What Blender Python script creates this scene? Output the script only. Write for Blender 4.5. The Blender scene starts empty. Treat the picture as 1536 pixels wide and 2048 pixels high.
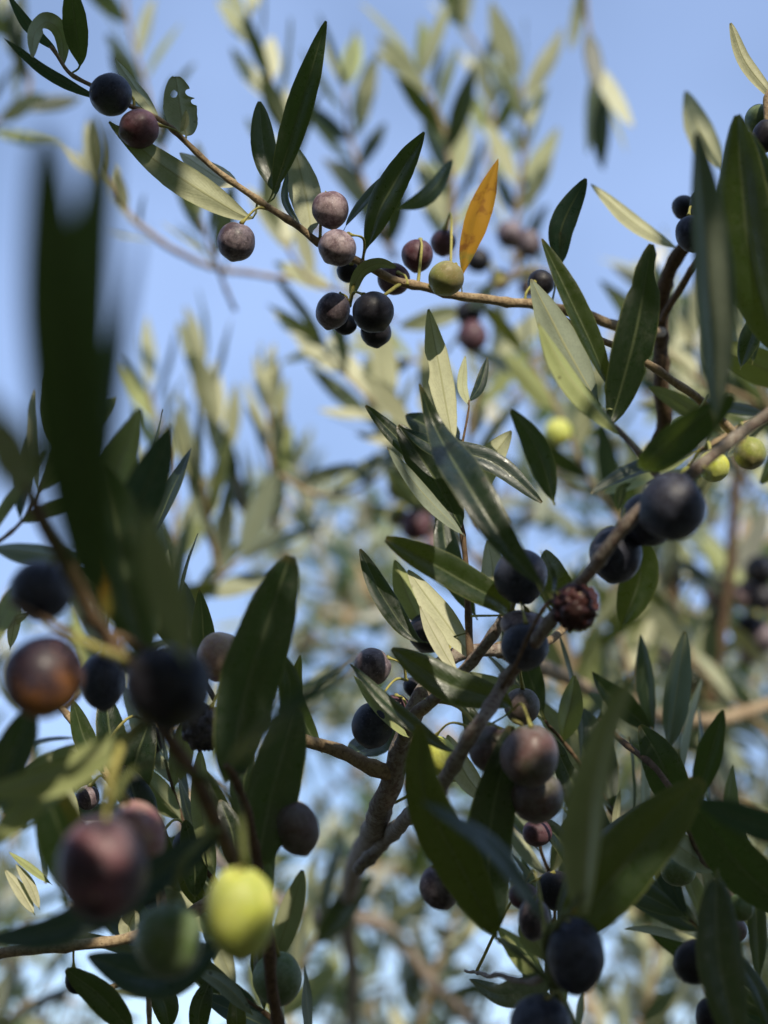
import bpy, bmesh, math, random
from mathutils import Vector, Matrix, noise
R = math.radians
random.seed(7)
sc = bpy.context.scene
COL = sc.collection

# ------------------------------------------------------------------ camera
PITCH = R(25)
CAM = Vector((0, 0, 1.55))
FWD = Vector((0, math.cos(PITCH), math.sin(PITCH)))
UP = Vector((0, -math.sin(PITCH), math.cos(PITCH)))
RT = Vector((1, 0, 0))
K = 0.72 / 2048.0
FOC = 0.575


def at(x, y, d):
    return CAM + RT * ((x - 768) * K * d) + UP * ((1024 - y) * K * d) + FWD * d


def px(p):
    v = p - CAM
    d = v.dot(FWD)
    return (768 + v.dot(RT) / (K * d), 1024 - v.dot(UP) / (K * d), d)


cd = bpy.data.cameras.new('camera')
cam = bpy.data.objects.new('camera', cd)
COL.objects.link(cam)
cam.location = CAM
cam.rotation_euler = (R(90) + PITCH, 0, 0)
cd.sensor_fit = 'VERTICAL'
cd.sensor_height = 36
cd.lens = 50
cd.clip_start = 0.02
cd.clip_end = 3000
cd.dof.use_dof = True
cd.dof.focus_distance = FOC
cd.dof.aperture_fstop = 5.2
cd.dof.aperture_blades = 0
sc.camera = cam

# sun direction (towards the sun), given in camera axes then in world axes
SUN = (RT * 0.24 + UP * 0.82 - FWD * 0.50).normalized()
elev = math.asin(SUN.z)
azim = math.atan2(SUN.x, SUN.y)

# ------------------------------------------------------------------ world, light
w = bpy.data.worlds.new('World')
sc.world = w
w.use_nodes = True
nt = w.node_tree
nt.nodes.clear()
o_ = nt.nodes.new('ShaderNodeOutputWorld')
b_ = nt.nodes.new('ShaderNodeBackground')
s_ = nt.nodes.new('ShaderNodeTexSky')
s_.sky_type = 'NISHITA'
s_.sun_disc = False
s_.sun_elevation = elev
s_.sun_rotation = azim
s_.air_density = 1.0
s_.dust_density = 0.5
s_.ozone_density = 2.0
# patchy blue tint mixed over the sky, brightening its colour
sky_tint = nt.nodes.new('ShaderNodeMixRGB')
sky_tint.inputs[2].default_value = (4.6, 6.3, 10.4, 1)
tc = nt.nodes.new('ShaderNodeTexCoord')
nz = nt.nodes.new('ShaderNodeTexNoise')
nz.inputs['Scale'].default_value = 2.6
nz.inputs['Detail'].default_value = 3
mr = nt.nodes.new('ShaderNodeMapRange')
mr.inputs['From Min'].default_value = 0.35
mr.inputs['From Max'].default_value = 0.75
mr.inputs['To Min'].default_value = 0.25
mr.inputs['To Max'].default_value = 0.60
nt.links.new(tc.outputs['Generated'], nz.inputs['Vector'])
nt.links.new(nz.outputs['Fac'], mr.inputs['Value'])
nt.links.new(mr.outputs[0], sky_tint.inputs[0])
nt.links.new(s_.outputs[0], sky_tint.inputs[1])
nt.links.new(sky_tint.outputs[0], b_.inputs[0])
b_.inputs[1].default_value = 0.15
nt.links.new(b_.outputs[0], o_.inputs[0])

ld = bpy.data.lights.new('sun', 'SUN')
lo = bpy.data.objects.new('sun', ld)
COL.objects.link(lo)
ld.energy = 5.0
ld.angle = R(0.53)
ld.color = (1.0, 0.91, 0.74)
lo.location = (0, 0, 8)
lo.rotation_euler = SUN.to_track_quat('Z', 'Y').to_euler()

sc.view_settings.view_transform = 'Standard'
sc.view_settings.look = 'None'
sc.view_settings.exposure = 0
sc.render.engine = 'CYCLES'
sc.cycles.use_denoising = True
sc.cycles.max_bounces = 5
sc.cycles.diffuse_bounces = 3
sc.cycles.glossy_bounces = 2
sc.cycles.transmission_bounces = 3
sc.cycles.transparent_max_bounces = 4


# ------------------------------------------------------------------ materials
def newmat(name):
    m = bpy.data.materials.new(name)
    m.use_nodes = True
    n = m.node_tree
    n.nodes.clear()
    return m, n


class G:
    """small helper to write node graphs compactly"""
    def __init__(s, nt): s.nt = nt
    def n(s, t, **kw):
        x = s.nt.nodes.new(t)
        for k, v in kw.items(): setattr(x, k, v)
        return x
    def put(s, sock, v):
        if isinstance(v, bpy.types.NodeSocket): s.nt.links.new(v, sock)
        elif isinstance(v, tuple) and len(v) == 3 and sock.type == 'RGBA': sock.default_value = (*v, 1)
        else: sock.default_value = v
    def mix(s, f, a, b):
        x = s.n('ShaderNodeMixRGB')
        s.put(x.inputs[0], f); s.put(x.inputs[1], a); s.put(x.inputs[2], b)
        return x.outputs[0]
    def math(s, op, a, b=0.0, clamp=False):
        x = s.n('ShaderNodeMath', operation=op, use_clamp=clamp)
        s.put(x.inputs[0], a); s.put(x.inputs[1], b)
        return x.outputs[0]
    def rng(s, v, a, b, c=0.0, d=1.0):
        x = s.n('ShaderNodeMapRange')
        x.interpolation_type = 'SMOOTHSTEP'
        s.put(x.inputs[0], v); s.put(x.inputs[1], a); s.put(x.inputs[2], b); s.put(x.inputs[3], c); s.put(x.inputs[4], d)
        return x.outputs[0]
    def noise(s, vec, scale, detail=3, rough=0.5):
        x = s.n('ShaderNodeTexNoise')
        s.put(x.inputs['Vector'], vec); s.put(x.inputs['Scale'], scale)
        s.put(x.inputs['Detail'], detail); s.put(x.inputs['Roughness'], rough)
        return x.outputs['Fac']


def leaf_material(name, top, top2, under, trans, kind='green'):
    m, n = newmat(name)
    g = G(n)
    out = g.n('ShaderNodeOutputMaterial')
    uv = g.n('ShaderNodeUVMap').outputs[0]
    sep = g.n('ShaderNodeSeparateXYZ')
    g.put(sep.inputs[0], uv)
    u, v = sep.outputs[0], sep.outputs[1]
    obj = g.n('ShaderNodeTexCoord').outputs['Object']
    info = g.n('ShaderNodeObjectInfo')
    rnd = info.outputs['Random']
    geo = g.n('ShaderNodeNewGeometry')
    back = geo.outputs['Backfacing']
    n1 = g.noise(obj, 90, 4, 0.6)
    n2 = g.noise(obj, 900, 3, 0.6)
    n3 = g.noise(obj, 2600, 2, 0.5)
    du = g.math('ABSOLUTE', g.math('SUBTRACT', u, 0.5))
    mid = g.rng(du, 0.018, 0.05, 1.0, 0.0)
    # side veins run forward from the midrib
    ph = g.math('ADD', g.math('MULTIPLY', v, 62.0), g.math('MULTIPLY', du, -34.0))
    ph = g.math('ADD', ph, g.math('MULTIPLY', n1, 5.0))
    vein = g.math('POWER', g.math('ABSOLUTE', g.math('SINE', ph)), 10.0)
    vein = g.math('MULTIPLY', vein, g.rng(n1, 0.3, 0.7, 0.05, 0.24))
    # upper face
    tcol = g.mix(g.rng(n1, 0.35, 0.68), top, top2)
    tcol = g.mix(g.math('MULTIPLY', rnd, 0.45), tcol, tuple(c * 0.55 for c in top))
    tcol = g.mix(g.math('MULTIPLY', mid, 0.75), tcol, (0.13, 0.16, 0.075))
    tcol = g.mix(g.math('MULTIPLY', vein, 0.5), tcol, tuple(c * 1.9 for c in top2))
    tcol = g.mix(g.rng(n3, 0.60, 0.72, 0, 0.22), tcol, (0.20, 0.23, 0.18))
    # lower face with silvery scales
    ucol = g.mix(g.rng(n1, 0.3, 0.7), tuple(c * 0.82 for c in under), under)
    ucol = g.mix(g.math('MULTIPLY', rnd, 0.35), ucol, (under[0] * 0.62, under[1] * 0.72, under[2] * 0.5))
    ucol = g.mix(g.rng(n2, 0.45, 0.62, 0, 0.30), ucol, tuple(c * 0.62 for c in under))
    ucol = g.mix(g.math('MULTIPLY', mid, 0.7), ucol, (0.40, 0.40, 0.20))
    ucol = g.mix(g.math('MULTIPLY', vein, 0.5), ucol, tuple(c * 0.6 for c in under))
    col = g.mix(back, tcol, ucol)
    dust = g.math('MULTIPLY', g.rng(g.noise(obj, 170, 5, .75), 0.50, 0.72), 0.09)
    col = g.mix(dust, col, (0.34, 0.32, 0.25))
    # brown specks, a dry tip, a yellowish rim
    sp = g.n('ShaderNodeTexVoronoi')
    g.put(sp.inputs['Vector'], obj); sp.inputs['Scale'].default_value = 110
    spk = g.rng(sp.outputs['Distance'], 0.05, 0.12, 1.0, 0.0)
    spk = g.math('MULTIPLY', spk, g.rng(g.noise(obj, 45, 1), 0.54, 0.66))
    col = g.mix(g.math('MULTIPLY', spk, 0.75), col, (0.05, 0.028, 0.012))
    tip = g.math('MULTIPLY', g.rng(v, 0.955, 1.0), 0.6)
    col = g.mix(tip, col, (0.16, 0.11, 0.04))
    rim = g.math('MULTIPLY', g.rng(du, 0.455, 0.5), 0.45)
    col = g.mix(rim, col, (0.26, 0.27, 0.10))
    # petiole end
    pet = g.rng(v, 0.02, 0.09, 1.0, 0.0)
    col = g.mix(g.math('MULTIPLY', pet, 0.8), col, (0.27, 0.27, 0.09))
    if kind == 'gold':
        gr = g.rng(g.math('ADD', v, g.math('MULTIPLY', g.math('SUBTRACT', n1, 0.5), 1.1)), 0.12, 0.38)
        gold = g.mix(g.rng(g.noise(obj, 130, 3), 0.52, 0.66), (0.50, 0.25, 0.022), (0.26, 0.09, 0.015))
        col = g.mix(gr, (0.20, 0.23, 0.05), gold)
        col = g.mix(g.math('MULTIPLY', spk, 0.7), col, (0.12, 0.03, 0.01))
    if kind == 'rust_rim':
        e = g.math('MULTIPLY', g.rng(u, 0.62, 0.95), g.rng(g.noise(obj, 60, 2), 0.38, 0.5))
        col = g.mix(e, col, (0.33, 0.17, 0.02))
    pr = g.n('ShaderNodeBsdfPrincipled')
    g.put(pr.inputs['Base Color'], col)
    rough = g.mix(back, g.rng(g.noise(obj, 240, 4, .7), 0.32, 0.66, 0.24, 0.52), (0.66, 0.66, 0.66))
    g.put(pr.inputs['Roughness'], rough)
    g.put(pr.inputs['Specular IOR Level'], g.mix(back, (0.55, 0.55, 0.55), (0.28, 0.28, 0.28)))
    bp = g.n('ShaderNodeBump')
    bp.inputs['Strength'].default_value = 0.35
    bp.inputs['Distance'].default_value = 0.0004
    h = g.math('ADD', g.math('MULTIPLY', n2, 0.6), g.math('ADD', g.math('MULTIPLY', vein, -0.8), g.math('MULTIPLY', mid, -0.8)))
    g.put(bp.inputs['Height'], h)
    g.put(pr.inputs['Normal'], bp.outputs[0])
    tr = g.n('ShaderNodeBsdfTranslucent')
    g.put(tr.inputs[0], g.mix(mid, trans, tuple(c * 0.6 for c in trans)) if kind != 'gold' else g.mix(0.5, col, (0.8, 0.4, 0.03)))
    ms = g.n('ShaderNodeMixShader')
    ms.inputs[0].default_value = 0.26 if kind != 'gold' else 0.42
    g.put(ms.inputs[1], pr.outputs[0]); g.put(ms.inputs[2], tr.outputs[0])
    g.put(out.inputs[0], ms.outputs[0])
    return m


TOP, TOP2 = (0.009, 0.019, 0.011), (0.017, 0.031, 0.018)
UND = (0.54, 0.55, 0.36)
M = {}
M['leaf'] = leaf_material('olive_leaf_green', TOP, TOP2, UND, (0.12, 0.17, 0.020))
M['leaf_blue'] = leaf_material('olive_leaf_bluish', (0.013, 0.029, 0.025), (0.024, 0.048, 0.042), (0.34, 0.38, 0.29), (0.07, 0.12, 0.03))
M['leaf_fresh'] = leaf_material('olive_leaf_fresh', (0.016, 0.032, 0.010), (0.028, 0.050, 0.016), (0.44, 0.48, 0.22), (0.24, 0.27, 0.022))
M['leaf_pale'] = leaf_material('olive_leaf_pale_sunlit', (0.34, 0.37, 0.22), (0.48, 0.50, 0.32), (0.72, 0.70, 0.50), (0.36, 0.38, 0.08))  # lighter copy of the leaf, with sunlight put into its colour
M['leaf_gold'] = leaf_material('olive_leaf_gold', (0.5, 0.25, 0.03), (0.5, 0.25, 0.03), (0.55, 0.3, 0.05), (0.6, 0.3, 0.02), 'gold')
M['leaf_rust'] = leaf_material('olive_leaf_rust_rim', TOP, TOP2, UND, (0.2, 0.26, 0.03), 'rust_rim')


def olive_material(name, a, b, bloom, bloomf, blush=None, wrinkled=False, mixc=0.5):
    m, n = newmat(name)
    g = G(n)
    out = g.n('ShaderNodeOutputMaterial')
    obj = g.n('ShaderNodeTexCoord').outputs['Object']
    info = g.n('ShaderNodeObjectInfo')
    mp = g.n('ShaderNodeVectorMath', operation='ADD')
    g.put(mp.inputs[0], obj)
    rv = g.n('ShaderNodeCombineXYZ')
    g.put(rv.inputs[0], g.math('MULTIPLY', info.outputs['Random'], 3.0))
    g.put(rv.inputs[1], g.math('MULTIPLY', info.outputs['Random'], 7.0))
    g.put(mp.inputs[1], rv.outputs[0])
    p = mp.outputs[0]
    nA = g.noise(p, 75, 3)
    nB = g.noise(p, 420, 4, 0.6)
    nC = g.noise(p, 1600, 2)
    col = g.mix(g.rng(nA, mixc - 0.14, mixc + 0.14), a, b)
    if blush:
        col = g.mix(g.rng(g.noise(p, 55, 2), 0.48, 0.64), col, blush)
    # waxy bloom, rubbed off in places
    bl = g.math('MULTIPLY', g.rng(nB, 0.10, 0.70, 0.55, 1.0), g.rng(g.noise(p, 120, 5, 0.7), 0.38, 0.56, 0.22, 1.15))
    bl = g.math('MULTIPLY', bl, bloomf)
    col = g.mix(bl, col, bloom)
    # lenticels, then larger sparse pale dots painted in for glints
    sp = g.n('ShaderNodeTexVoronoi')
    g.put(sp.inputs['Vector'], p); sp.inputs['Scale'].default_value = 620
    dots = g.math('MULTIPLY', g.rng(sp.outputs['Distance'], 0.08, 0.22, 1.0, 0.0), g.rng(nC, 0.45, 0.6, 0.0, 0.30))
    col = g.mix(g.rng(g.noise(p, 700, 3, .7), .35, .7, 0, .35), col, tuple(c * .55 for c in a))
    col = g.mix(dots, col, tuple(min(1, c * 1.6 + 0.05) for c in bloom))
    s2 = g.n('ShaderNodeTexVoronoi')
    g.put(s2.inputs['Vector'], p); s2.inputs['Scale'].default_value = 75
    col = g.mix(g.rng(s2.outputs['Distance'], 0.035, 0.055, 0.8, 0.0), col, (0.55, 0.42, 0.26))
    scar = g.math('MULTIPLY', g.rng(g.noise(p, 210, 4, .75), 0.62, 0.68), 0.5)
    col = g.mix(scar, col, tuple(c * 1.3 + 0.015 for c in b))
    pr = g.n('ShaderNodeBsdfPrincipled')
    g.put(pr.inputs['Base Color'], col)
    g.put(pr.inputs['Roughness'], g.rng(nB, 0.3, 0.7, 0.36, 0.60))
    pr.inputs['Specular IOR Level'].default_value = 0.32
    if not wrinkled:
        pr.inputs['Subsurface Weight'].default_value = 0.10
        pr.inputs['Subsurface Radius'].default_value = (0.003, 0.0015, 0.0008)
        pr.inputs['Subsurface Scale'].default_value = 0.6
    bp = g.n('ShaderNodeBump')
    bp.inputs['Strength'].default_value = 0.18
    bp.inputs['Distance'].default_value = 0.0004
    g.put(bp.inputs['Height'], g.math('ADD', nB, g.math('MULTIPLY', nC, 0.4)))
    g.put(pr.inputs['Normal'], bp.outputs[0])
    g.put(out.inputs[0], pr.outputs[0])
    return m


M['bigplum'] = olive_material('olive_skin_dark_plum', (0.016, 0.010, 0.014), (0.035, 0.016, 0.022), (0.40, 0.30, 0.33), 0.24, blush=(0.16, 0.05, 0.06))
M['navy'] = olive_material('olive_skin_navy', (0.010, 0.012, 0.022), (0.018, 0.015, 0.024), (0.15, 0.165, 0.23), 0.36)
M['black'] = olive_material('olive_skin_black', (0.006, 0.006, 0.009), (0.014, 0.010, 0.014), (0.09, 0.095, 0.12), 0.22)
M['plum'] = olive_material('olive_skin_plum', (0.022, 0.014, 0.022), (0.045, 0.020, 0.030), (0.56, 0.46, 0.50), 0.40)
M['mauve'] = olive_material('olive_skin_mauve', (0.075, 0.034, 0.045), (0.12, 0.052, 0.058), (0.66, 0.54, 0.56), 0.52)
M['redplum'] = olive_material('olive_skin_redplum', (0.050, 0.014, 0.020), (0.11, 0.032, 0.038), (0.24, 0.16, 0.19), 0.42)
M['green'] = olive_material('olive_skin_green', (0.085, 0.14, 0.035), (0.14, 0.20, 0.05), (0.26, 0.31, 0.22), 0.40)
M['yellow'] = olive_material('olive_skin_yellow', (0.56, 0.60, 0.08), (0.66, 0.67, 0.13), (0.60, 0.62, 0.34), 0.30, blush=(0.40, 0.45, 0.06))
M['turning'] = olive_material('olive_skin_turning', (0.26, 0.29, 0.05), (0.34, 0.34, 0.08), (0.40, 0.38, 0.24), 0.25, blush=(0.24, 0.19, 0.07))
M['greyturn'] = olive_material('olive_skin_greygreen', (0.085, 0.085, 0.045), (0.12, 0.055, 0.055), (0.24, 0.20, 0.20), 0.55)
M['orange'] = olive_material('olive_skin_orange', (0.020, 0.010, 0.018), (0.42, 0.17, 0.04), (0.16, 0.12, 0.15), 0.25, blush=(0.05, 0.012, 0.016), mixc=0.57)
M['pink'] = olive_material('olive_skin_pink', (0.45, 0.22, 0.17), (0.50, 0.36, 0.16), (0.48, 0.38, 0.40), 0.45, blush=(0.30, 0.08, 0.10))
M['wred'] = olive_material('olive_skin_shrivelled_red', (0.024, 0.008, 0.008), (0.060, 0.017, 0.015), (0.16, 0.08, 0.075), 0.20, wrinkled=True)
M['wblack'] = olive_material('olive_skin_shrivelled_black', (0.018, 0.014, 0.018), (0.05, 0.04, 0.045), (0.22, 0.19, 0.20), 0.45, wrinkled=True)


def bark_material(name, a, b, c, bump=0.5):
    m, n = newmat(name)
    g = G(n)
    out = g.n('ShaderNodeOutputMaterial')
    obj = g.n('ShaderNodeTexCoord').outputs['Object']
    nA = g.noise(obj, 60, 4, 0.6)
    nB = g.noise(obj, 500, 4, 0.65)
    sp = g.n('ShaderNodeTexVoronoi')
    g.put(sp.inputs['Vector'], obj); sp.inputs['Scale'].default_value = 480
    col = g.mix(g.rng(nA, 0.35, 0.65), a, b)
    col = g.mix(g.rng(nB, 0.42, 0.62, 0, 0.7), col, c)
    dots = g.rng(sp.outputs['Distance'], 0.1, 0.25, 1.0, 0.0)
    col = g.mix(g.math('MULTIPLY', dots, 0.4), col, tuple(x * 0.35 for x in a))
    pr = g.n('ShaderNodeBsdfPrincipled')
    g.put(pr.inputs['Base Color'], col)
    pr.inputs['Roughness'].default_value = 0.82
    pr.inputs['Specular IOR Level'].default_value = 0.2
    bp = g.n('ShaderNodeBump')
    bp.inputs['Strength'].default_value = bump
    bp.inputs['Distance'].default_value = 0.0008
    g.put(bp.inputs['Height'], g.math('ADD', nB, g.math('MULTIPLY', dots, -0.5)))
    g.put(pr.inputs['Normal'], bp.outputs[0])
    g.put(out.inputs[0], pr.outputs[0])
    return m


M['bark'] = bark_material('twig_bark_tan', (0.33, 0.24, 0.14), (0.42, 0.32, 0.20), (0.19, 0.13, 0.08))
M['bark_grey'] = bark_material('branch_bark_grey', (0.25, 0.21, 0.17), (0.36, 0.32, 0.27), (0.14, 0.08, 0.065), 0.8)
M['bark_brown'] = bark_material('twig_bark_brown', (0.13, 0.085, 0.050), (0.19, 0.125, 0.075), (0.07, 0.045, 0.03))
M['stalk'] = bark_material('stalk_yellow_green', (0.36, 0.34, 0.10), (0.44, 0.38, 0.13), (0.26, 0.26, 0.08), 0.2)
M['stalk_green'] = bark_material('stalk_green', (0.13, 0.16, 0.05), (0.18, 0.20, 0.075), (0.10, 0.11, 0.04), 0.2)


# ------------------------------------------------------------------ geometry helpers
def link(name, me, mat, parent=None):
    o = bpy.data.objects.new(name, me)
    COL.objects.link(o)
    if mat is not None and not me.materials: me.materials.append(mat)
    if parent is not None:
        o.parent = parent
        o.matrix_parent_inverse = Matrix.Identity(4)
    return o


def spline(pts, n):
    """Catmull-Rom through 3D points, n samples evenly over the segments"""
    P = [Vector(p) for p in pts]
    if len(P) == 2: return [P[0].lerp(P[1], i / (n - 1)) for i in range(n)]
    P = [P[0] * 2 - P[1]] + P + [P[-1] * 2 - P[-2]]
    segs = len(P) - 3
    out = []
    for i in range(n):
        t = i / (n - 1) * segs
        k = min(int(t), segs - 1); t -= k
        a, b, c, d = P[k:k + 4]
        out.append(0.5 * ((2 * b) + (c - a) * t + (2 * a - 5 * b + 4 * c - d) * t * t + (3 * b - a - 3 * c + d) * t ** 3))
    return out


def tube(bm, pts, rads, seg=10, rough=0.0, seed=0.0):
    """sweep of a ring along a 3D polyline, with closed ends"""
    prev = None
    T = [(pts[min(i + 1, len(pts) - 1)] - pts[max(i - 1, 0)]).normalized() for i in range(len(pts))]
    nrm = T[0].orthogonal().normalized()
    rings = []
    for i, p in enumerate(pts):
        nrm = (nrm - T[i] * nrm.dot(T[i])).normalized()
        bn = T[i].cross(nrm)
        ring = []
        for k in range(seg):
            a = 2 * math.pi * k / seg
            dirv = nrm * math.cos(a) + bn * math.sin(a)
            r = rads[i]
            if rough: r *= 1 + rough * 0.6 * noise.noise((p + dirv * rads[i]) * (110 if rads[i] > .002 else 220) + Vector((seed, 0, 0)))
            ring.append(bm.verts.new(p + dirv * r))
        rings.append(ring)
    for a, b in zip(rings, rings[1:]):
        for k in range(seg):
            f = bm.faces.new((a[k], a[(k + 1) % seg], b[(k + 1) % seg], b[k])); f.smooth = True
    bm.faces.new(rings[0][::-1]); bm.faces.new(rings[-1])


def bm_mesh(bm, name):
    me = bpy.data.meshes.new(name)
    bm.to_mesh(me); bm.free()
    return me


def leaf_mesh(cl, width, normals, round_=0.75, fold=0.18, edge=0.0, bites=(), nv=26, nu=8, seed=0, peti=0.05, hole=None, wav=0.03):
    """cl: centreline samples; width: full width (m); normals: unit vector of the upper face at each sample"""
    bm = bmesh.new()
    uvl = bm.loops.layers.uv.new('UVMap')
    n = len(cl)
    grid = []
    rs = random.Random(seed)
    o1, o2 = rs.uniform(0, 50), rs.uniform(0, 50)
    Ls = (cl[-1] - cl[0]).length
    for i in range(n):
        t = i / (n - 1)
        T = (cl[min(i + 1, n - 1)] - cl[max(i - 1, 0)]).normalized()
        N = normals[i]
        N = (N - T * N.dot(T)).normalized()
        S = T.cross(N)
        if t < peti: prof = 0.07
        else:
            s = (t - peti) / (1 - peti)
            prof = max(0.0, math.sin(math.pi * min(1, s ** 0.88 * 0.985 + 0.004))) ** round_
            prof = max(prof, 0.07 if s < 0.5 else 0.02)
        row = []
        for k in range(nu + 1):
            q = k / nu * 2 - 1
            side = 1 if q > 0 else -1
            wm = prof * (1 + wav * noise.noise(Vector((t * 5, side * 3 + o1, o2))) + wav * 0.6 * noise.noise(Vector((t * 22, side * 3 + o1, o2))))
            for (bt, bs, br, bd) in bites:
                if bs == side:
                    dd = abs(t - bt) / br
                    if dd < 1: wm *= 1 - bd * math.sqrt(1 - dd * dd)
            hw = width / 2 * wm
            off = S * (q * hw)
            # shallow V along the midrib, margins rolled under, slow waviness
            z = abs(q) * hw * fold * 2 - (abs(q) ** 4) * hw * (0.22 + edge)
            z += math.sin(t * 7 + o1) * wav * 0.35 * width * q
            z += noise.noise(Vector((t * 4, q * 1.2, o2))) * wav * width * 0.8
            row.append(bm.verts.new(cl[i] + off + N * z))
        grid.append(row)
    for i in range(n - 1):
        for k in range(nu):
            if hole:
                tc_, qc, rt, rq = hole
                tt = (i + 0.5) / (n - 1); qq = (k + 0.5) / nu * 2 - 1
                if ((tt - tc_) / rt) ** 2 + ((qq - qc) / rq) ** 2 < 1: continue
            # winding so that the face normal is N
            f = bm.faces.new((grid[i][k], grid[i][k + 1], grid[i + 1][k + 1], grid[i + 1][k]))
            f.smooth = True
            for lp, (a, b) in zip(f.loops, ((i, k), (i, k + 1), (i + 1, k + 1), (i + 1, k))):
                lp[uvl].uv = (b / nu, a / (n - 1))
    bm.normal_update()
    avg = Vector()
    for f in bm.faces: avg += f.normal * f.calc_area()
    ref = Vector()
    for v_ in normals: ref += v_
    if avg.dot(ref) < 0: bmesh.ops.reverse_faces(bm, faces=bm.faces[:])
    return bm_mesh(bm, 'leaf')


# chosen spots kept sunlit by gaps in the added shade foliage (x, y, depth, radius)
LIT = [(663, 403, .578, 36), (680, 478, .565, 36), (473, 458, .572, 30), (893, 536, .585, 34), (440, 345, .575, 22), (600, 455, .58, 34), (400, 305, .573, 18), (520, 400, .577, 30), (340, 252, .572, 16),
       (950, 598, .603, 50), (1040, 606, .61, 40), (445, 408, .575, 52), (970, 420, .605, 80), (950, 500, .60, 60), (875, 730, .595, 60), (860, 660, .6, 30), (1270, 440, .66, 60), (1485, 110, .58, 70), (1220, 400, .66, 50),
       (850, 885, .565, 36), (1010, 940, .56, 36), (1000, 900, .60, 40), (880, 1225, .57, 46), (865, 1265, .56, 30), (960, 1302, .59, 50), (850, 1370, .58, 40), (1390, 975, .455, 38),
       (482, 1790, 0.373, 110), (490, 1850, 0.373, 70), (290, 1640, .432, 66), (190, 1680, 0.350, 84), (130, 1310, .373, 34), (150, 1375, .373, 34), (80, 1300, .373, 20), (40, 1560, 0.385, 70), (190, 1505, 0.385, 50), (440, 1290, .46, 50),
       (880, 1510, .56, 34), (70, 1185, 0.385, 24), (800, 1140, .60, 40), (200, 1885, .55, 30), (265, 1850, .56, 36), (50, 1770, .60, 60), (1116, 855, .85, 50), (1426, 925, .62, 40), (1505, 900, .62, 40), (1372, 850, .58, 30),
       (1481, 1805, .52, 26), (284, 232, .565, 14), (835, 500, .615, 26), (278, 1290, 0.373, 30), (1120, 1190, .48, 22), (1150, 1190, .47, 18), (70, 1640, 0.396, 30), (1236, 1640, .55, 40),
       (930, 1200, .57, 30), (975, 1120, .6, 40), (1165, 1195, .48, 16), (220, 1230, 0.361, 24), (640, 130, .567, 14)]
LIT += [(960, 1190, .53, 34), (860, 1335, .53, 44), (760, 1385, .53, 26), (960, 1570, .56, 36), (290, 1470, .37, 40), (1085, 1470, .49, 34), (1240, 740, .54, 26), (1115, 690, .56, 28), (985, 1300, .6, 30),
        (1200, 640, .62, 30), (700, 1515, .58, 34), (830, 1420, .57, 28), (1400, 900, .47, 24), (1300, 1655, .46, 26), (420, 1560, .60, 34), (300, 1900, .55, 26), (1440, 1880, .46, 30), (640, 1500, .575, 30)]
rl = random.Random(12)
LIT += [(rl.uniform(-20, 1560), rl.uniform(1050, 2050), rl.uniform(.42, .66), rl.uniform(14, 36)) for _ in range(70)]
LIT += [(rl.uniform(650, 1500), rl.uniform(150, 1050), rl.uniform(.5, .66), rl.uniform(14, 34)) for _ in range(24)]
LITP = [(at(x, y, d), r * d * K) for x, y, d, r in LIT]


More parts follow.
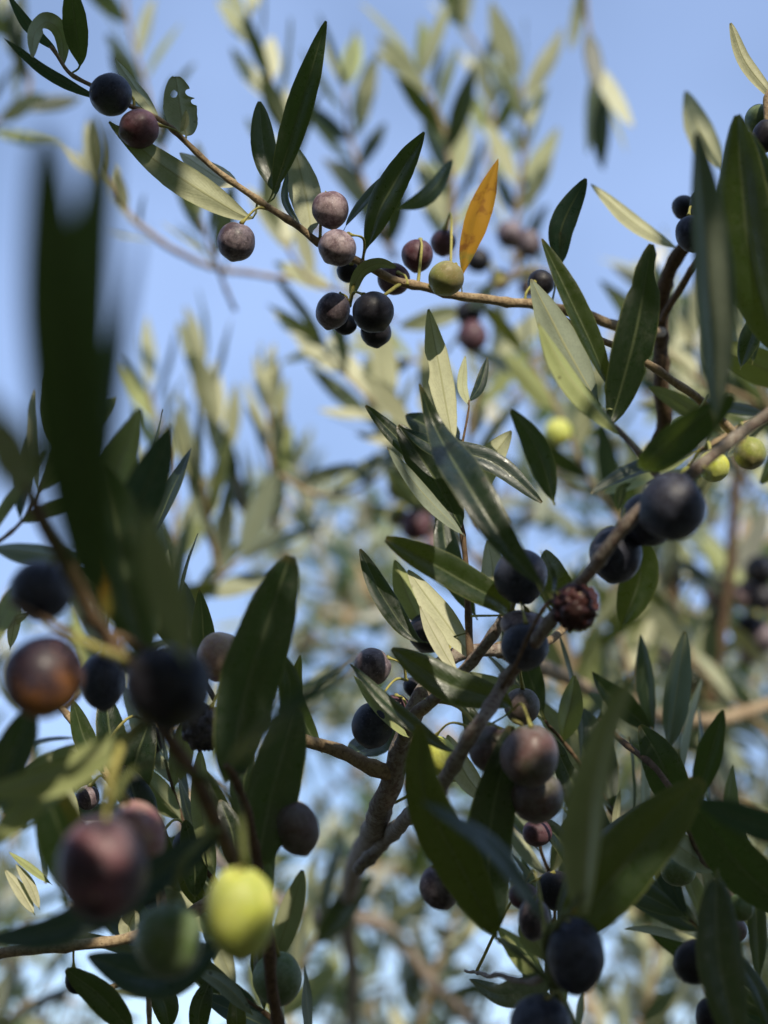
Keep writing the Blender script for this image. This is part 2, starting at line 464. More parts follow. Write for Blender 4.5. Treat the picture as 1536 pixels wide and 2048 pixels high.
# ------------------------------------------------------------------ things
class Branch:
    def __init__(s, label, group=None, name='olive_branch', cat='olive branch'):
        s.o = bpy.data.objects.new(name, None)
        COL.objects.link(s.o)
        s.o['label'] = label
        s.o['category'] = cat
        if group: s.o['group'] = group
        s.o.empty_display_size = 0.02
        s.samples = []      # 3D points of the stems
        s.nleaf = 0
        s.placed = False

    def base(s, p):
        if not s.placed:
            s.o.location = p; s.placed = True
            s.inv = Matrix.Translation(-Vector(p))

    def _add(s, name, me, mat, parent=None):
        me.transform(s.inv)
        return link(name, me, mat, parent or s.o)

    def stem(s, pts, w0, w1, mat='bark', name='stem', knots=True, rough=0.12):
        P = [at(*p) for p in pts]
        s.base(P[0])
        L = sum((a - b).length for a, b in zip(P, P[1:]))
        n = max(8, int(L / 0.0035))
        sp = spline(P, n)
        d0, d1 = pts[0][2], pts[-1][2]
        r0, r1 = w0 * d0 * K / 2, w1 * d1 * K / 2
        rr = []
        nod = random.uniform(0.013, 0.018)
        acc = random.uniform(0, nod)
        for i in range(n):
            t = i / (n - 1)
            r = r0 + (r1 - r0) * t
            if i: acc += (sp[i] - sp[i - 1]).length
            if knots and r0 < 0.0045:
                ph = (acc / nod) % 1.0
                r *= 1 + 0.28 * math.exp(-((ph - 0.5) / 0.11) ** 2)
            rr.append(r)
        # small sideways wander so that no stem is a clean sweep
        sp = [p + Vector((noise.noise(p * 55), noise.noise(p * 55 + Vector((9, 0, 0))), noise.noise(p * 55 + Vector((0, 9, 0))))) * min(0.0012, r0 * 0.8) * (0 if i in (0, n - 1) else 1) for i, p in enumerate(sp)]
        bm = bmesh.new()
        tube(bm, sp, rr, 12, rough, random.random() * 50)
        ob = s._add(name, bm_mesh(bm, name), M[mat])
        s.samples += [(p, r) for p, r in zip(sp, rr)]
        return ob

    def nearest(s, p):
        x, y, d = px(p)
        best = None
        for q, r in s.samples:
            a, b, c = px(q)
            k = math.hypot(a - x, b - y) * d * K + abs(c - d) * 0.5
            if best is None or k < best[0]: best = (k, q)
        return best

    def leaf(s, pts, w, side='t', roll=0.0, mat='leaf', round_=0.75, fold=0.16, bites=(), hole=None, label=None, attach=True, twist=0.0, arch=0.0, wav=0.05, n=30, nu=8):
        P = [at(*p) for p in pts]
        s.base(P[0])
        if len(P) == 2: P = [P[0], P[0].lerp(P[1], 0.5), P[1]]
        if arch:
            for i in range(1, len(P) - 1): P[i] = P[i] - FWD * arch
        peti = 0.05
        if attach and s.samples:
            k, q = s.nearest(P[0])
            dd = (q - P[0]).length
            if 0.0015 < dd < 0.035:
                P = [q] + P
                L = sum((a - b).length for a, b in zip(P, P[1:]))
                # the short run from the stem to the blade stays a petiole
                sp = spline(P, 40)
                peti = min(0.45, dd / L)
        # evenly spaced by length
        sp = spline(P, 140)
        cum = [0]
        for a, b in zip(sp, sp[1:]): cum.append(cum[-1] + (b - a).length)
        cl = []
        j = 0
        for i in range(n):
            tgt = cum[-1] * i / (n - 1)
            while j < len(cum) - 2 and cum[j + 1] < tgt: j += 1
            f = (tgt - cum[j]) / max(1e-9, cum[j + 1] - cum[j])
            cl.append(sp[j].lerp(sp[j + 1], min(1, max(0, f))))
        dm = sum(p[2] for p in pts) / len(pts)
        W = 0.88 * w * dm * K / max(0.3, math.cos(R(roll)))
        nr = []
        sgn = 1 if side == 't' else -1
        lit = any(math.hypot(px(c)[0] - l[0], px(c)[1] - l[1]) < l[3] + 12 and abs(px(c)[2] - l[2]) < .07 for c in cl for l in LIT)
        cm = cl[n // 2]; Tm = (cl[n // 2 + 1] - cl[n // 2 - 1]).normalized()
        Vm = (CAM - cm).normalized(); Vm = (Vm - Tm * Vm.dot(Tm)).normalized()
        up_ = (Matrix.Rotation(R(abs(roll)), 3, Tm) @ Vm).dot(SUN); dn_ = (Matrix.Rotation(R(-abs(roll)), 3, Tm) @ Vm).dot(SUN)
        roll = abs(roll) if (up_ > dn_) == lit else -abs(roll)
        for i in range(n):
            T = (cl[min(i + 1, n - 1)] - cl[max(i - 1, 0)]).normalized()
            V = (CAM - cl[i]).normalized()
            V = (V - T * V.dot(T)).normalized() * sgn
            nr.append(Matrix.Rotation(R(roll + twist * (i / (n - 1) - 0.5)), 3, T) @ V)
        me = leaf_mesh(cl, W, nr, round_, fold, bites=bites, seed=random.random(), peti=peti, hole=hole, wav=wav, nu=nu)
        s.nleaf += 1
        o = s._add('leaf', me, M[mat])
        if label: o['label'] = label
        return o

    def olive(s, x, y, d, rx, ry=None, mat='navy', tilt=None, to=None, wrinkle=0.0, label=None, stalkmat='stalk', stalk=True, sw=4.6):
        """rx, ry: half width and half length in pixels; tilt: screen angle of the long axis, degrees from vertical"""
        ry = ry or rx * 1.08
        c = at(x, y, d)
        s.base(c)
        A, B = rx * d * K, ry * d * K
        tgt = at(*to) if to else (s.nearest(c)[1] if s.samples else c + UP * B * 2)
        if tilt is None:
            ax = (tgt - c).normalized()
            ax = (ax + UP * 0.6).normalized()
        else:
            ax = (UP * math.cos(R(tilt)) + RT * math.sin(R(tilt)) - FWD * 0.1).normalized()
        q = ax.to_track_quat('Z', 'Y')
        bm = bmesh.new()
        bmesh.ops.create_uvsphere(bm, u_segments=48 if wrinkle else 36, v_segments=32 if wrinkle else 24, radius=1)
        sd = random.uniform(0, 90)
        lop = random.uniform(-.05, .05)
        for v in bm.verts:
            p = v.co.copy()
            f = 1 + 0.055 * noise.noise(p * 0.9 + Vector((sd, 0, 0))) + 0.018 * noise.noise(p * 2.6 + Vector((0, sd, 0)))
            if wrinkle:
                k = Vector((p.x * 2.9, p.y * 2.9, p.z * 1.1)) + Vector((0, sd, 0))
                f += wrinkle * (abs(noise.noise(k)) * -1.5 + 0.25 + 0.5 * noise.noise(k * 2.7) - 0.3 * abs(noise.noise(k * 4.3)))
            # dimple at the stalk, a small point at the far end
            f -= 0.10 * math.exp(-((1 - p.z) / 0.035))
            f += 0.07 * math.exp(-((1 + p.z) / 0.02))
            v.co = Vector(((p.x + lop * (1 - p.z * p.z)) * A * f, p.y * A * f, p.z * B * f))
        for f in bm.faces: f.smooth = True
        me = bm_mesh(bm, 'olive')
        o = link('olive', me, M[mat], s.o)
        o.matrix_local = Matrix.Translation(s.inv @ c) @ q.to_matrix().to_4x4()
        if label: o['label'] = label
        if stalk:
            top = c + ax * B * 0.93
            L = (tgt - top).length
            mid = top.lerp(tgt, 0.5) + ax * L * 0.22
            P = spline([top, mid, tgt], 12)
            r = sw * d * K / 2
            bm = bmesh.new()
            tube(bm, P, [r * (2.3 if i == 0 else 1.7 if i == 1 else 1.0) * (1.0 + 0.5 * (i / 11) ** 3) * random.uniform(.88, 1.15) for i in range(12)], 8, 0.2)
            me = bm_mesh(bm, 'stalk')
            me.transform(Matrix.Translation(-c))
            me.transform(q.to_matrix().to_4x4().inverted())
            so = link('stalk', me, M[stalkmat], o)
        return o


# shared leaf shapes for sprays of small or distant leaves (built along +Y, upper face +Z)
LIB = {}
def lib_leaf(mat, k):
    key = (mat, k)
    if key in LIB: return LIB[key]
    rs = random.Random(k * 31 + len(mat))
    cl = []
    bend = rs.uniform(-0.16, 0.22); sw = rs.uniform(-0.12, 0.12)
    for i in range(18):
        t = i / 17
        cl.append(Vector((sw * math.sin(t * 2.4) * t, t, bend * t * t)))
    me = leaf_mesh(cl, rs.uniform(0.20, 0.29), [Vector((0, 0, 1))] * 18, rs.uniform(0.62, 0.85), rs.uniform(0.08, 0.3), nu=6, seed=k * 3.3, peti=0.07, wav=0.06)
    me.materials.append(M[mat])
    LIB[key] = me
    return me


def spray(label, pts, w0=16, w1=6, mats=('leaf', 'leaf', 'leaf_blue', 'leaf_fresh'), llen=(0.045, 0.066), gap=0.017, group='out of focus olive branches behind', olives=(), bark='bark', splay=0.75, rise=0.35, skip=0.12, face=None, start=0.0, seed=None, br=None, wscale=1.0, parts=True):
    """a leafy branch: paired leaves along the stem, every pair turned a quarter"""
    rs = random.Random(seed if seed is not None else len(label) * 7 + int(pts[0][0]))
    b = br or Branch(label, group)
    pts = [(x, y, d * (1.45 if d > .74 else 1)) for x, y, d in pts]
    far = pts[0][2] > .95
    llen = (llen[0] * (1.32 if far else .92), llen[1] * (1.32 if far else .92)); gap *= 1.25 if far else .85
    olives = [(o[0], o[1], o[2] * (1.45 if o[2] > .74 else 1)) + o[3:] for o in olives]
    b.stem(pts, w0, w1, bark)
    sp = [p for p, r in b.samples[-max(8, 1):]] if False else None
    P = spline([at(*p) for p in pts], 160)
    acc, nxt, k = 0.0, gap * 0.4, 0
    tot = sum((a - c).length for a, c in zip(P, P[1:]))
    for i in range(1, len(P)):
        acc += (P[i] - P[i - 1]).length
        last = i == len(P) - 1
        if acc < nxt and not last: continue
        if acc / tot < start: nxt = acc + gap; continue
        nxt = acc + gap * rs.uniform(0.75, 1.25)
        k += 1
        T = (P[i] - P[i - 1]).normalized()
        o1 = T.orthogonal().normalized()
        ang0 = k * math.pi / 2 + rs.uniform(-0.5, 0.5)
        for h in range(2):
            if rs.random() < skip and not last: continue
            ang = ang0 + h * math.pi
            rad = Matrix.Rotation(ang, 3, T) @ o1
            dirv = (T * (1.6 if last else 0.8) + rad * splay + Vector((0, 0, 1)) * rise).normalized()
            L = rs.uniform(*llen)
            nrm = (T * -0.3 + Vector((0, 0, 1)) * rs.uniform(-0.4, 0.9) + Vector((rs.uniform(-1, 1), rs.uniform(-1, 1), 0)) * 0.8)
            mt_ = rs.choice(mats)
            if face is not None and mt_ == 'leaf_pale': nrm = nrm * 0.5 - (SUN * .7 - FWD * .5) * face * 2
            nrm = (nrm - dirv * nrm.dot(dirv)).normalized()
            X = dirv.cross(nrm)
            me = lib_leaf(mt_, rs.randrange(9))
            o = bpy.data.objects.new('leaf', me)
            COL.objects.link(o)
            o.parent = b.o
            mt = Matrix((X, dirv, nrm)).transposed().to_4x4()
            o.matrix_local = Matrix.Translation(P[i] - b.o.location) @ mt @ Matrix.Diagonal((L * wscale, L, L, 1))
    for ol in olives: b.olive(*ol[:3], ol[3], mat=ol[4], sw=7)
    return b


# =================================================================== the branches in focus
# ---- upper left twig with dark olives
A = Branch('sharp tan olive twig running down from the upper left with dark plum olives along it')
A.stem([(1324, 664, .672), (1245, 655, .635), (1180, 632, .62), (1110, 618, .615), (1050, 608, .61), (1000, 602, .605), (920, 592, .60), (850, 578, .595), (790, 560, .59), (730, 530, .585), (690, 510, .583),
        (635, 485, .58), (600, 455, .58), (540, 415, .578), (480, 375, .575), (425, 335, .575), (370, 285, .573), (320, 242, .572), (262, 213, .572), (215, 190, .57), (160, 163, .57), (130, 140, .57), (100, 92, .57)], 20, 7, 'bark')
A.stem([(725, 528, .586), (712, 560, .582), (702, 595, .58), (700, 612, .58)], 9, 7, 'stalk', 'stalk', knots=False)
A.stem([(800, 568, .59), (770, 590, .585), (748, 600, .58)], 8, 6, 'stalk', 'stalk', knots=False)
A.olive(222, 190, .565, 42, 43, 'navy', to=(268, 214, .572))
A.olive(278, 258, .565, 38, 40, 'redplum', to=(372, 288, .573), label='plum olive with a reddish brown blotch')
A.olive(473, 483, .572, 38, 39, 'plum', to=(535, 418, .578), tilt=15)
A.olive(661, 419, .578, 36, 38, 'mauve', to=(640, 478, .58), tilt=-10)
A.olive(675, 495, .565, 39, 36, 'mauve', to=(725, 528, .586), tilt=40)
A.olive(667, 621, .578, 34, 38, 'plum', to=(700, 612, .58), tilt=20)
A.olive(747, 623, .57, 42, 41, 'black', to=(702, 602, .58), tilt=-30)
A.olive(752, 664, .60, 31, 30, 'black', to=(748, 600, .58), tilt=-5)
A.olive(698, 541, .605, 24, 26, 'black', to=(718, 535, .586))
A.olive(690, 648, .60, 24, 20, 'black', to=(700, 612, .58))
A.olive(786, 558, .605, 33, 30, 'redplum', to=(815, 570, .59))
A.olive(835, 511, .615, 32, 33, 'redplum', to=(835, 576, .595), tilt=10)
A.olive(893, 557, .585, 35, 36, 'turning', to=(850, 580, .595), tilt=35, label='yellow green olive, the only pale one of its twig')
A.olive(1083, 566, .62, 27, 26, 'black', to=(1050, 608, .61))
A.olive(887, 485, .68, 26, 27, 'redplum', to=(900, 590, .6), tilt=5)
A.leaf([(128, 138, .57), (122, 70, .572), (95, 44, .56), (70, 66, .55), (64, 114, .545)], 40, 'u', 30, round_=0.55)
A.leaf([(160, 128, .57), (152, 60, .565), (140, -40, .56)], 56, 't', 12)
A.leaf([(196, 196, .57), (100, 148, .56), (8, 76, .55)], 26, 't', 38, 'leaf_blue')
A.leaf([(112, 100, .575), (58, 52, .57), (14, -14, .565)], 26, 't', 35, 'leaf_blue')
A.leaf([(322, 244, .572), (272, 178, .575), (230, 117, .578)], 29, 'u', 48, wav=.09)
A.leaf([(372, 270, .573), (362, 222, .577), (352, 152, .582)], 74, 'u', 8, round_=0.45, bites=((.74, -1, .07, .5), (.60, -1, .05, .3)), hole=(.74, .30, .055, .24), n=90, nu=36, label='rounded leaf with an insect hole')
A.leaf([(362, 262, .568), (370, 246, .567), (372, 220, .566)], 18, 'u', 10, 'leaf_pale')
A.leaf([(502, 436, .576), (430, 398, .572), (325, 330, .568), (218, 243, .565)], 70, 'u', 22, round_=0.8, bites=((.96, -1, .03, .4),), label='long leaf with half in shade and half in sun')
A.leaf([(548, 380, .576), (598, 225, .567), (652, 42, .562)], 64, 't', 24, round_=0.8, fold=.2)
A.leaf([(551, 384, .58), (528, 300, .585), (519, 203, .59)], 58, 't', 10, round_=0.62)
A.leaf([(622, 462, .584), (612, 390, .592), (588, 290, .60)], 74, 'u', 14, wav=.06, attach=True)
A.leaf([(733, 496, .586), (768, 405, .582), (848, 264, .577)], 66, 't', 36, round_=0.85, wav=.08)
A.leaf([(692, 452, .588), (745, 385, .594), (812, 322, .60)], 24, 't', 48)
A.leaf([(703, 590, .582), (722, 545, .578), (757, 527, .573), (792, 534, .57)], 30, 'u', 30, round_=0.6)
A.leaf([(925, 548, .60), (952, 440, .603), (996, 318, .607)], 54, 'u', 30, 'leaf_gold', round_=0.85, wav=.08, label='yellow orange leaf about to drop')
A.leaf([(1118, 530, .615), (1125, 450, .61), (1172, 357, .605)], 58, 't', 14, 'leaf_blue', round_=.68)
A.leaf([(1360, 500, .66), (1272, 448, .66), (1182, 368, .66)], 36, 'u', 34, 'leaf_pale')
A.leaf([(600, 455, .585), (570, 400, .59), (575, 340, .595)], 18, 't', 55)
A.leaf([(470, 372, .578), (420, 345, .60), (360, 305, .62)], 52, 'u', 30, 'leaf_pale')
A.leaf([(795, 420, .66), (860, 385, .67), (905, 320, .68)], 40, 't', 30, attach=False)

# ---- upright pair of twigs that carries the three long leaves right of the middle
B = Branch('twig right of the centre with three long leaves fanned upward against blue sky')
B.stem([(1470, 870, .62), (1400, 800, .61), (1330, 752, .60), (1270, 715, .595), (1225, 692, .59), (1175, 668, .585), (1130, 640, .58)], 18, 11, 'bark')
B.stem([(1360, 1010, .50), (1300, 930, .50), (1262, 890, .50), (1225, 850, .505), (1205, 820, .51)], 17, 8, 'bark_grey')
B.leaf([(1228, 792, .55), (1160, 640, .545), (1083, 478, .545)], 52, 't', 30, 'leaf_fresh', fold=.3, attach=False)
B.leaf([(1200, 812, .555), (1130, 690, .56), (1062, 558, .565)], 76, 'u', 26, 'leaf_blue', round_=.78)
B.leaf([(1232, 862, .50), (1145, 760, .505), (1076, 645, .51)], 46, 'u', 44, 'leaf_fresh', fold=.3)
B.leaf([(1222, 842, .535), (1268, 680, .53), (1303, 488, .53)], 92, 't', 18, round_=.6, bites=((.90, 1, .05, .35), (.55, 1, .02, .25), (.74, 1, .015, .2), (.83, -1, .04, .2)), wav=.06, label='dark leaf with nibbled edges')
B.leaf([(1222, 812, .54), (1214, 770, .54), (1233, 735, .54)], 16, 'u', 30, 'leaf_fresh')
B.leaf([(1290, 940, .49), (1350, 880, .47), (1466, 790, .455)], 84, 't', 30, round_=.55, bites=((.12, 1, .05, .7), (.2, 1, .03, .5)), fold=.22, label='short broad dark leaf with a torn base')
B.leaf([(1262, 965, .50), (1245, 975, .50), (1236, 1020, .50)], 24, 't', 20, bites=((.5, 1, .1, .5),), wav=.15)
B.olive(1372, 862, .58, 33, 28, 'yellow', tilt=30)

# ---- upper right branch
C = Branch('upper right branch with small dark blue olives and two large hanging leaves')
C.stem([(1690, 160, .60), (1600, 290, .62), (1530, 360, .63), (1460, 412, .64), (1400, 462, .65), (1350, 515, .66), (1325, 590, .67), (1322, 650, .68), (1320, 760, .68), (1330, 850, .69), (1300, 960, .72)], 26, 30, 'bark_brown')
C.stem([(1410, 505, .64), (1370, 560, .65), (1325, 640, .67)], 13, 15, 'bark_brown', 'twig')
C.stem([(1600, 380, .57), (1540, 290, .575), (1530, 210, .58), (1537, 182, .585)], 16, 8, 'bark', 'twig')
C.stem([(1600, 480, .56), (1530, 500, .57), (1470, 520, .58), (1400, 500, .60)], 14, 8, 'stalk_green', 'twig')
C.olive(1384, 467, .60, 33, 37, 'navy', tilt=-12, to=(1400, 462, .63))
C.olive(1371, 416, .63, 28, 24, 'black', tilt=40)
C.olive(1398, 408, .615, 26, 18, 'black', tilt=80)
C.olive(1475, 573, .57, 34, 34, 'navy', tilt=20)
C.olive(1522, 240, .59, 32, 30, 'green', tilt=30)
C.olive(1530, 272, .575, 26, 34, 'black', tilt=10)
C.olive(1446, 498, .60, 22, 26, 'greyturn', tilt=0)
C.leaf([(1545, 192, .585), (1490, 122, .582), (1461, 46, .58)], 32, 'u', 30, 'leaf_pale', round_=.6)
C.leaf([(1560, 730, .50), (1500, 500, .50), (1474, 230, .50)], 128, 't', 26, 'leaf_fresh', round_=.62, wav=.05, attach=False)
C.leaf([(1570, 560, .50), (1550, 420, .50), (1500, 262, .505)], 60, 't', 20, attach=False)
C.leaf([(1432, 860, .43), (1418, 560, .42), (1392, 265, .415)], 90, 'u', 34, 'leaf_blue', attach=False, fold=.3)
C.leaf([(1450, 345, .76), (1400, 265, .77), (1370, 182, .78)], 62, 'u', 10, 'leaf_pale', attach=False)
C.leaf([(1470, 515, .57), (1472, 470, .57), (1480, 430, .57)], 56, 'u', 15, 'leaf_fresh', round_=.45)
C.leaf([(1505, 730, .62), (1512, 650, .62), (1540, 590, .62)], 34, 't', 20, attach=False)
C.leaf([(1480, 740, .60), (1500, 680, .60), (1530, 600, .60)], 46, 't', 30, attach=False)

# ---- middle upright twig with its leaves
D = Branch('thin upright twig in the middle with a fan of grey green leaves')
D.stem([(945, 1330, .56), (938, 1250, .565), (932, 1160, .57), (922, 1050, .575), (918, 960, .58), (924, 880, .585), (938, 800, .59)], 17, 3, 'bark_brown')
D.stem([(905, 1000, .575), (905, 930, .58), (900, 870, .585)], 9, 7, 'stalk', 'twig')
D.leaf([(905, 880, .59), (885, 770, .595), (857, 618, .60)], 58, 'u', 22, 'leaf_pale', round_=.78, wav=.08, bites=((.62, 1, .08, .25),), label='sunlit cream leaf with a shadow on its tip')
D.leaf([(924, 1066, .565), (850, 990, .56), (775, 895, .555)], 34, 'u', 44, 'leaf_blue')
D.leaf([(918, 1046, .57), (868, 955, .575), (797, 850, .58)], 82, 't', 10, 'leaf', round_=.6)
D.leaf([(798, 853, .572), (872, 893, .565), (985, 925, .56), (1084, 1005, .555)], 54, 't', 24, 'leaf_blue', round_=.72, attach=False, label='arched glossy leaf crossing the fan')
D.leaf([(905, 960, .585), (810, 890, .585), (731, 811, .585)], 46, 't', 28, 'leaf')
D.leaf([(952, 1000, .60), (972, 935, .60), (1023, 862, .605)], 62, 'u', 16, 'leaf_pale')
D.leaf([(1110, 1010, .65), (1075, 900, .655), (1022, 818, .66)], 60, 't', 20, 'leaf', attach=False)
D.leaf([(937, 805, .59), (960, 770, .60), (975, 715, .61)], 26, 't', 20)
D.leaf([(936, 808, .59), (925, 770, .60), (930, 712, .61)], 24, 'u', 20)
D.leaf([(918, 880, .61), (870, 860, .62), (812, 830, .63)], 70, 't', 20, 'leaf')
D.leaf([(1018, 1222, .54), (905, 1150, .53), (771, 1078, .525)], 74, 't', 22, 'leaf_fresh', round_=.52, fold=.25)
D.leaf([(840, 1282, .575), (770, 1200, .58), (720, 1098, .585)], 52, 't', 24, 'leaf', round_=.7)
D.leaf([(850, 1262, .60), (815, 1190, .605), (790, 1120, .61)], 54, 'u', 14, 'leaf_fresh')
D.leaf([(942, 1312, .565), (880, 1228, .57), (816, 1140, .575)], 60, 'u', 26, 'leaf_pale')
D.leaf([(912, 1338, .56), (870, 1270, .56), (840, 1212, .56)], 36, 'u', 36, 'leaf_pale')
D.leaf([(958, 1200, .60), (985, 1150, .60), (975, 1080, .61)], 60, 'u', 20, 'leaf_pale')
D.leaf([(955, 1240, .62), (900, 1130, .62), (880, 1000, .63)], 60, 't', 20)
D.leaf([(1170, 1230, .60), (1110, 1170, .60), (1090, 1100, .61)], 78, 't', 14, 'leaf_fresh', attach=False)
D.leaf([(1240, 1260, .64), (1280, 1150, .64), (1268, 1050, .64)], 86, 't', 10, 'leaf_fresh', attach=False)

# ---- heavier limb behind the middle
E = Branch('thick grey limb below the middle, forked, with a lit stretch of bark')
E.stem([(690, 2180, 1.9), (705, 1990, 1.6), (695, 1850, 1.25), (705, 1750, .92), (738, 1680, .68), (764, 1615, .60), (790, 1545, .585), (812, 1460, .58), (845, 1385, .58), (900, 1318, .585), (950, 1302, .59), (1010, 1298, .60)], 22, 23, 'bark_grey', rough=.22)
E.stem([(1000, 1300, .60), (1060, 1325, .72), (1120, 1348, .86), (1200, 1390, 1.0), (1310, 1430, 1.1), (1440, 1440, 1.2), (1560, 1400, 1.3)], 28, 24, 'bark', 'twig', rough=.2)
E.stem([(790, 1548, .585), (740, 1532, .58), (680, 1502, .58), (610, 1482, .575), (560, 1450, .57)], 34, 20, 'bark', 'twig', rough=.2)
E.stem([(800, 1490, .575), (830, 1430, .565), (880, 1385, .56), (950, 1318, .555), (1005, 1240, .55), (1030, 1190, .55)], 26, 20, 'bark_grey', 'twig')
E.stem([(1010, 1300, .60), (1080, 1290, .60), (1140, 1250, .62)], 22, 14, 'bark', 'twig')
E.stem([(850, 1400, .57), (900, 1405, .56), (935, 1430, .55), (958, 1462, .545)], 9, 8, 'stalk', 'stalk', knots=False)
E.olive(746, 1333, .575, 38, 36, 'plum', tilt=55, to=(812, 1360, .58))
E.olive(745, 1450, .565, 42, 47, 'navy', tilt=10, to=(815, 1360, .58))
E.olive(792, 1424, .59, 33, 36, 'redplum', tilt=0)
E.olive(858, 1265, .60, 42, 40, 'black', tilt=20)
E.olive(830, 1375, .60, 24, 20, 'black', tilt=20)
E.olive(880, 1512, .56, 34, 42, 'yellow', tilt=-20, to=(958, 1462, .545))
E.olive(1075, 1665, .60, 30, 28, 'redplum', tilt=0)
E.leaf([(905, 1502, .525), (790, 1420, .53), (701, 1328, .535)], 34, 't', 40, 'leaf_fresh', round_=.7)
E.leaf([(815, 1472, .56), (765, 1420, .56), (708, 1352, .56)], 30, 'u', 40, 'leaf_fresh')
E.leaf([(1022, 1412, .52), (900, 1370, .525), (784, 1298, .53)], 78, 't', 24, 'leaf_fresh', round_=.62)
E.leaf([(980, 1610, .56), (930, 1545, .56), (895, 1470, .565)], 54, 'u', 24, 'leaf_pale')
E.leaf([(1010, 1560, .58), (960, 1480, .58), (925, 1390, .59)], 50, 't', 20, 'leaf_fresh')
E.leaf([(700, 1510, .60), (760, 1480, .62), (800, 1420, .62)], 60, 't', 40)
E.leaf([(1060, 1600, .60), (1010, 1500, .60), (960, 1440, .60)], 60, 'u', 20)
E.leaf([(640, 1500, .60), (590, 1400, .60), (600, 1310, .60)], 44, 't', 20, 'leaf_fresh')

# ---- front diagonal stem
F = Branch('slanting front stem with large blue black olives and one shrivelled red olive')
F.stem([(1640, 740, 0.486), (1536, 830, 0.480), (1400, 930, 0.475), (1290, 1010, 0.475), (1225, 1085, 0.480), (1160, 1170, 0.492), (1110, 1235, 0.497), (1060, 1300, 0.503), (1005, 1375, 0.514), (950, 1455, 0.498), (895, 1550, 0.514), (865, 1600, 0.524), (815, 1635, 0.546), (772, 1680, 0.640), (716, 1740, 0.660)], 22, 26, 'bark_grey')
F.stem([(1112, 1195, 0.492), (1080, 1225, 0.486), (1040, 1310, 0.492), (1000, 1385, 0.514)], 8, 8, 'bark_brown', 'twig')
F.olive(1345, 1013, 0.463, 68, 66, 'navy', tilt=60, to=(1400, 930, 0.475), label='largest dark blue olive with a sunlit pink patch')
F.olive(1296, 1038, 0.508, 56, 52, 'navy', tilt=20, to=(1320, 985, 0.475))
F.olive(1232, 1108, 0.514, 53, 57, 'navy', tilt=10, to=(1240, 1062, 0.480))
F.olive(1040, 1152, 0.524, 53, 55, 'navy', tilt=-20, to=(1110, 1235, 0.497))
F.olive(1150, 1215, 0.486, 48, 46, 'wred', tilt=-50, to=(1108, 1190, 0.492), wrinkle=.30, label='shrivelled dark red olive')
F.olive(1052, 1292, 0.508, 48, 48, 'navy', tilt=0, to=(1020, 1235, 0.546))
F.olive(1050, 1254, 0.525, 48, 34, 'plum', tilt=10, to=(1005, 1225, 0.546))
F.olive(985, 1498, 0.515, 48, 48, 'greyturn', tilt=20, to=(935, 1480, 0.501))
F.olive(1062, 1512, 0.492, 58, 62, 'greyturn', tilt=0, to=(1025, 1420, 0.514))
F.olive(1072, 1592, 0.508, 56, 54, 'greyturn', tilt=0, to=(1025, 1440, 0.492))
F.olive(1045, 1412, 0.565, 36, 38, 'greyturn', tilt=0, to=(1020, 1370, 0.515))
F.leaf([(1105, 1196, 0.475), (1010, 1088, 0.480), (930, 960, 0.492), (872, 860, 0.524), (840, 768, 0.525)], 84, 't', 20, 'leaf', round_=.85, fold=.25, attach=False, label='long dark leaf tapering to a yellow green stalk')
F.leaf([(1105, 1196, 0.490), (1108, 1150, 0.508), (1080, 1100, 0.492)], 10, 't', 20)
F.leaf([(1000, 1888, 0.486), (925, 1740, 0.480), (850, 1590, 0.475), (838, 1448, 0.475)], 108, 't', 10, 'leaf_fresh', round_=.62, fold=.22, attach=False, wav=.05)
F.leaf([(992, 1880, 0.497), (978, 1680, 0.503), (1022, 1452, 0.508)], 104, 't', 14, 'leaf', round_=.6, attach=False)
F.leaf([(1095, 1850, 0.407), (985, 1700, 0.390), (842, 1600, 0.379)], 46, 't', 50, 'leaf_blue', attach=False, round_=.9)
F.olive(880, 1775, 0.515, 40, 46, 'plum', tilt=-20, to=(940, 1690, 0.515))

# ---- lower right branch in front
H = Branch('lower right branch in shade with a wrinkled navy olive and broad dark leaves')
H.stem([(1180, 2120, 0.480), (1140, 2040, 0.474), (1105, 1960, 0.468), (1090, 1890, 0.462), (1100, 1850, 0.456)], 30, 14, 'stalk_green')
H.stem([(1105, 1970, 0.468), (1030, 1900, 0.480), (1000, 1880, 0.510)], 12, 12, 'stalk_green', 'twig')
H.stem([(1092, 1880, 0.462), (1120, 1840, 0.444), (1165, 1790, 0.381)], 14, 12, 'stalk_green', 'twig')
H.stem([(1110, 1930, 0.468), (1060, 1960, 0.492), (980, 1950, 0.528), (930, 1940, 0.600)], 20, 4, 'bark_grey', 'twig')
H.olive(1149, 1912, 0.456, 58, 78, 'navy', tilt=-8, to=(1092, 1860, 0.458), wrinkle=.035, label='big slightly wrinkled navy olive')
H.olive(1082, 2052, 0.456, 62, 62, 'navy', tilt=10)
H.olive(1068, 1838, 0.504, 32, 44, 'plum', tilt=0, to=(1090, 1890, 0.464))
H.olive(1048, 1792, 0.528, 30, 26, 'redplum', tilt=0, to=(1095, 1890, 0.464))
H.olive(1110, 1780, 0.564, 38, 40, 'black', tilt=0)
H.leaf([(1168, 1822, 0.426), (1180, 1620, 0.370), (1225, 1440, 0.353), (1285, 1330, 0.342)], 96, 'u', 36, 'leaf', attach=True, fold=.3, round_=.7)
H.leaf([(1128, 1878, 0.462), (1235, 1745, 0.462), (1330, 1640, 0.462), (1406, 1560, 0.462)], 148, 't', 8, 'leaf_fresh', round_=.58, fold=.2, wav=.04)
H.leaf([(1120, 1862, 0.468), (1190, 1740, 0.504), (1300, 1600, 0.540)], 84, 't', 30, 'leaf_fresh', fold=.25)
H.leaf([(1142, 1830, 0.444), (1158, 1800, 0.444), (1178, 1762, 0.444)], 16, 'u', 20, 'leaf_gold')
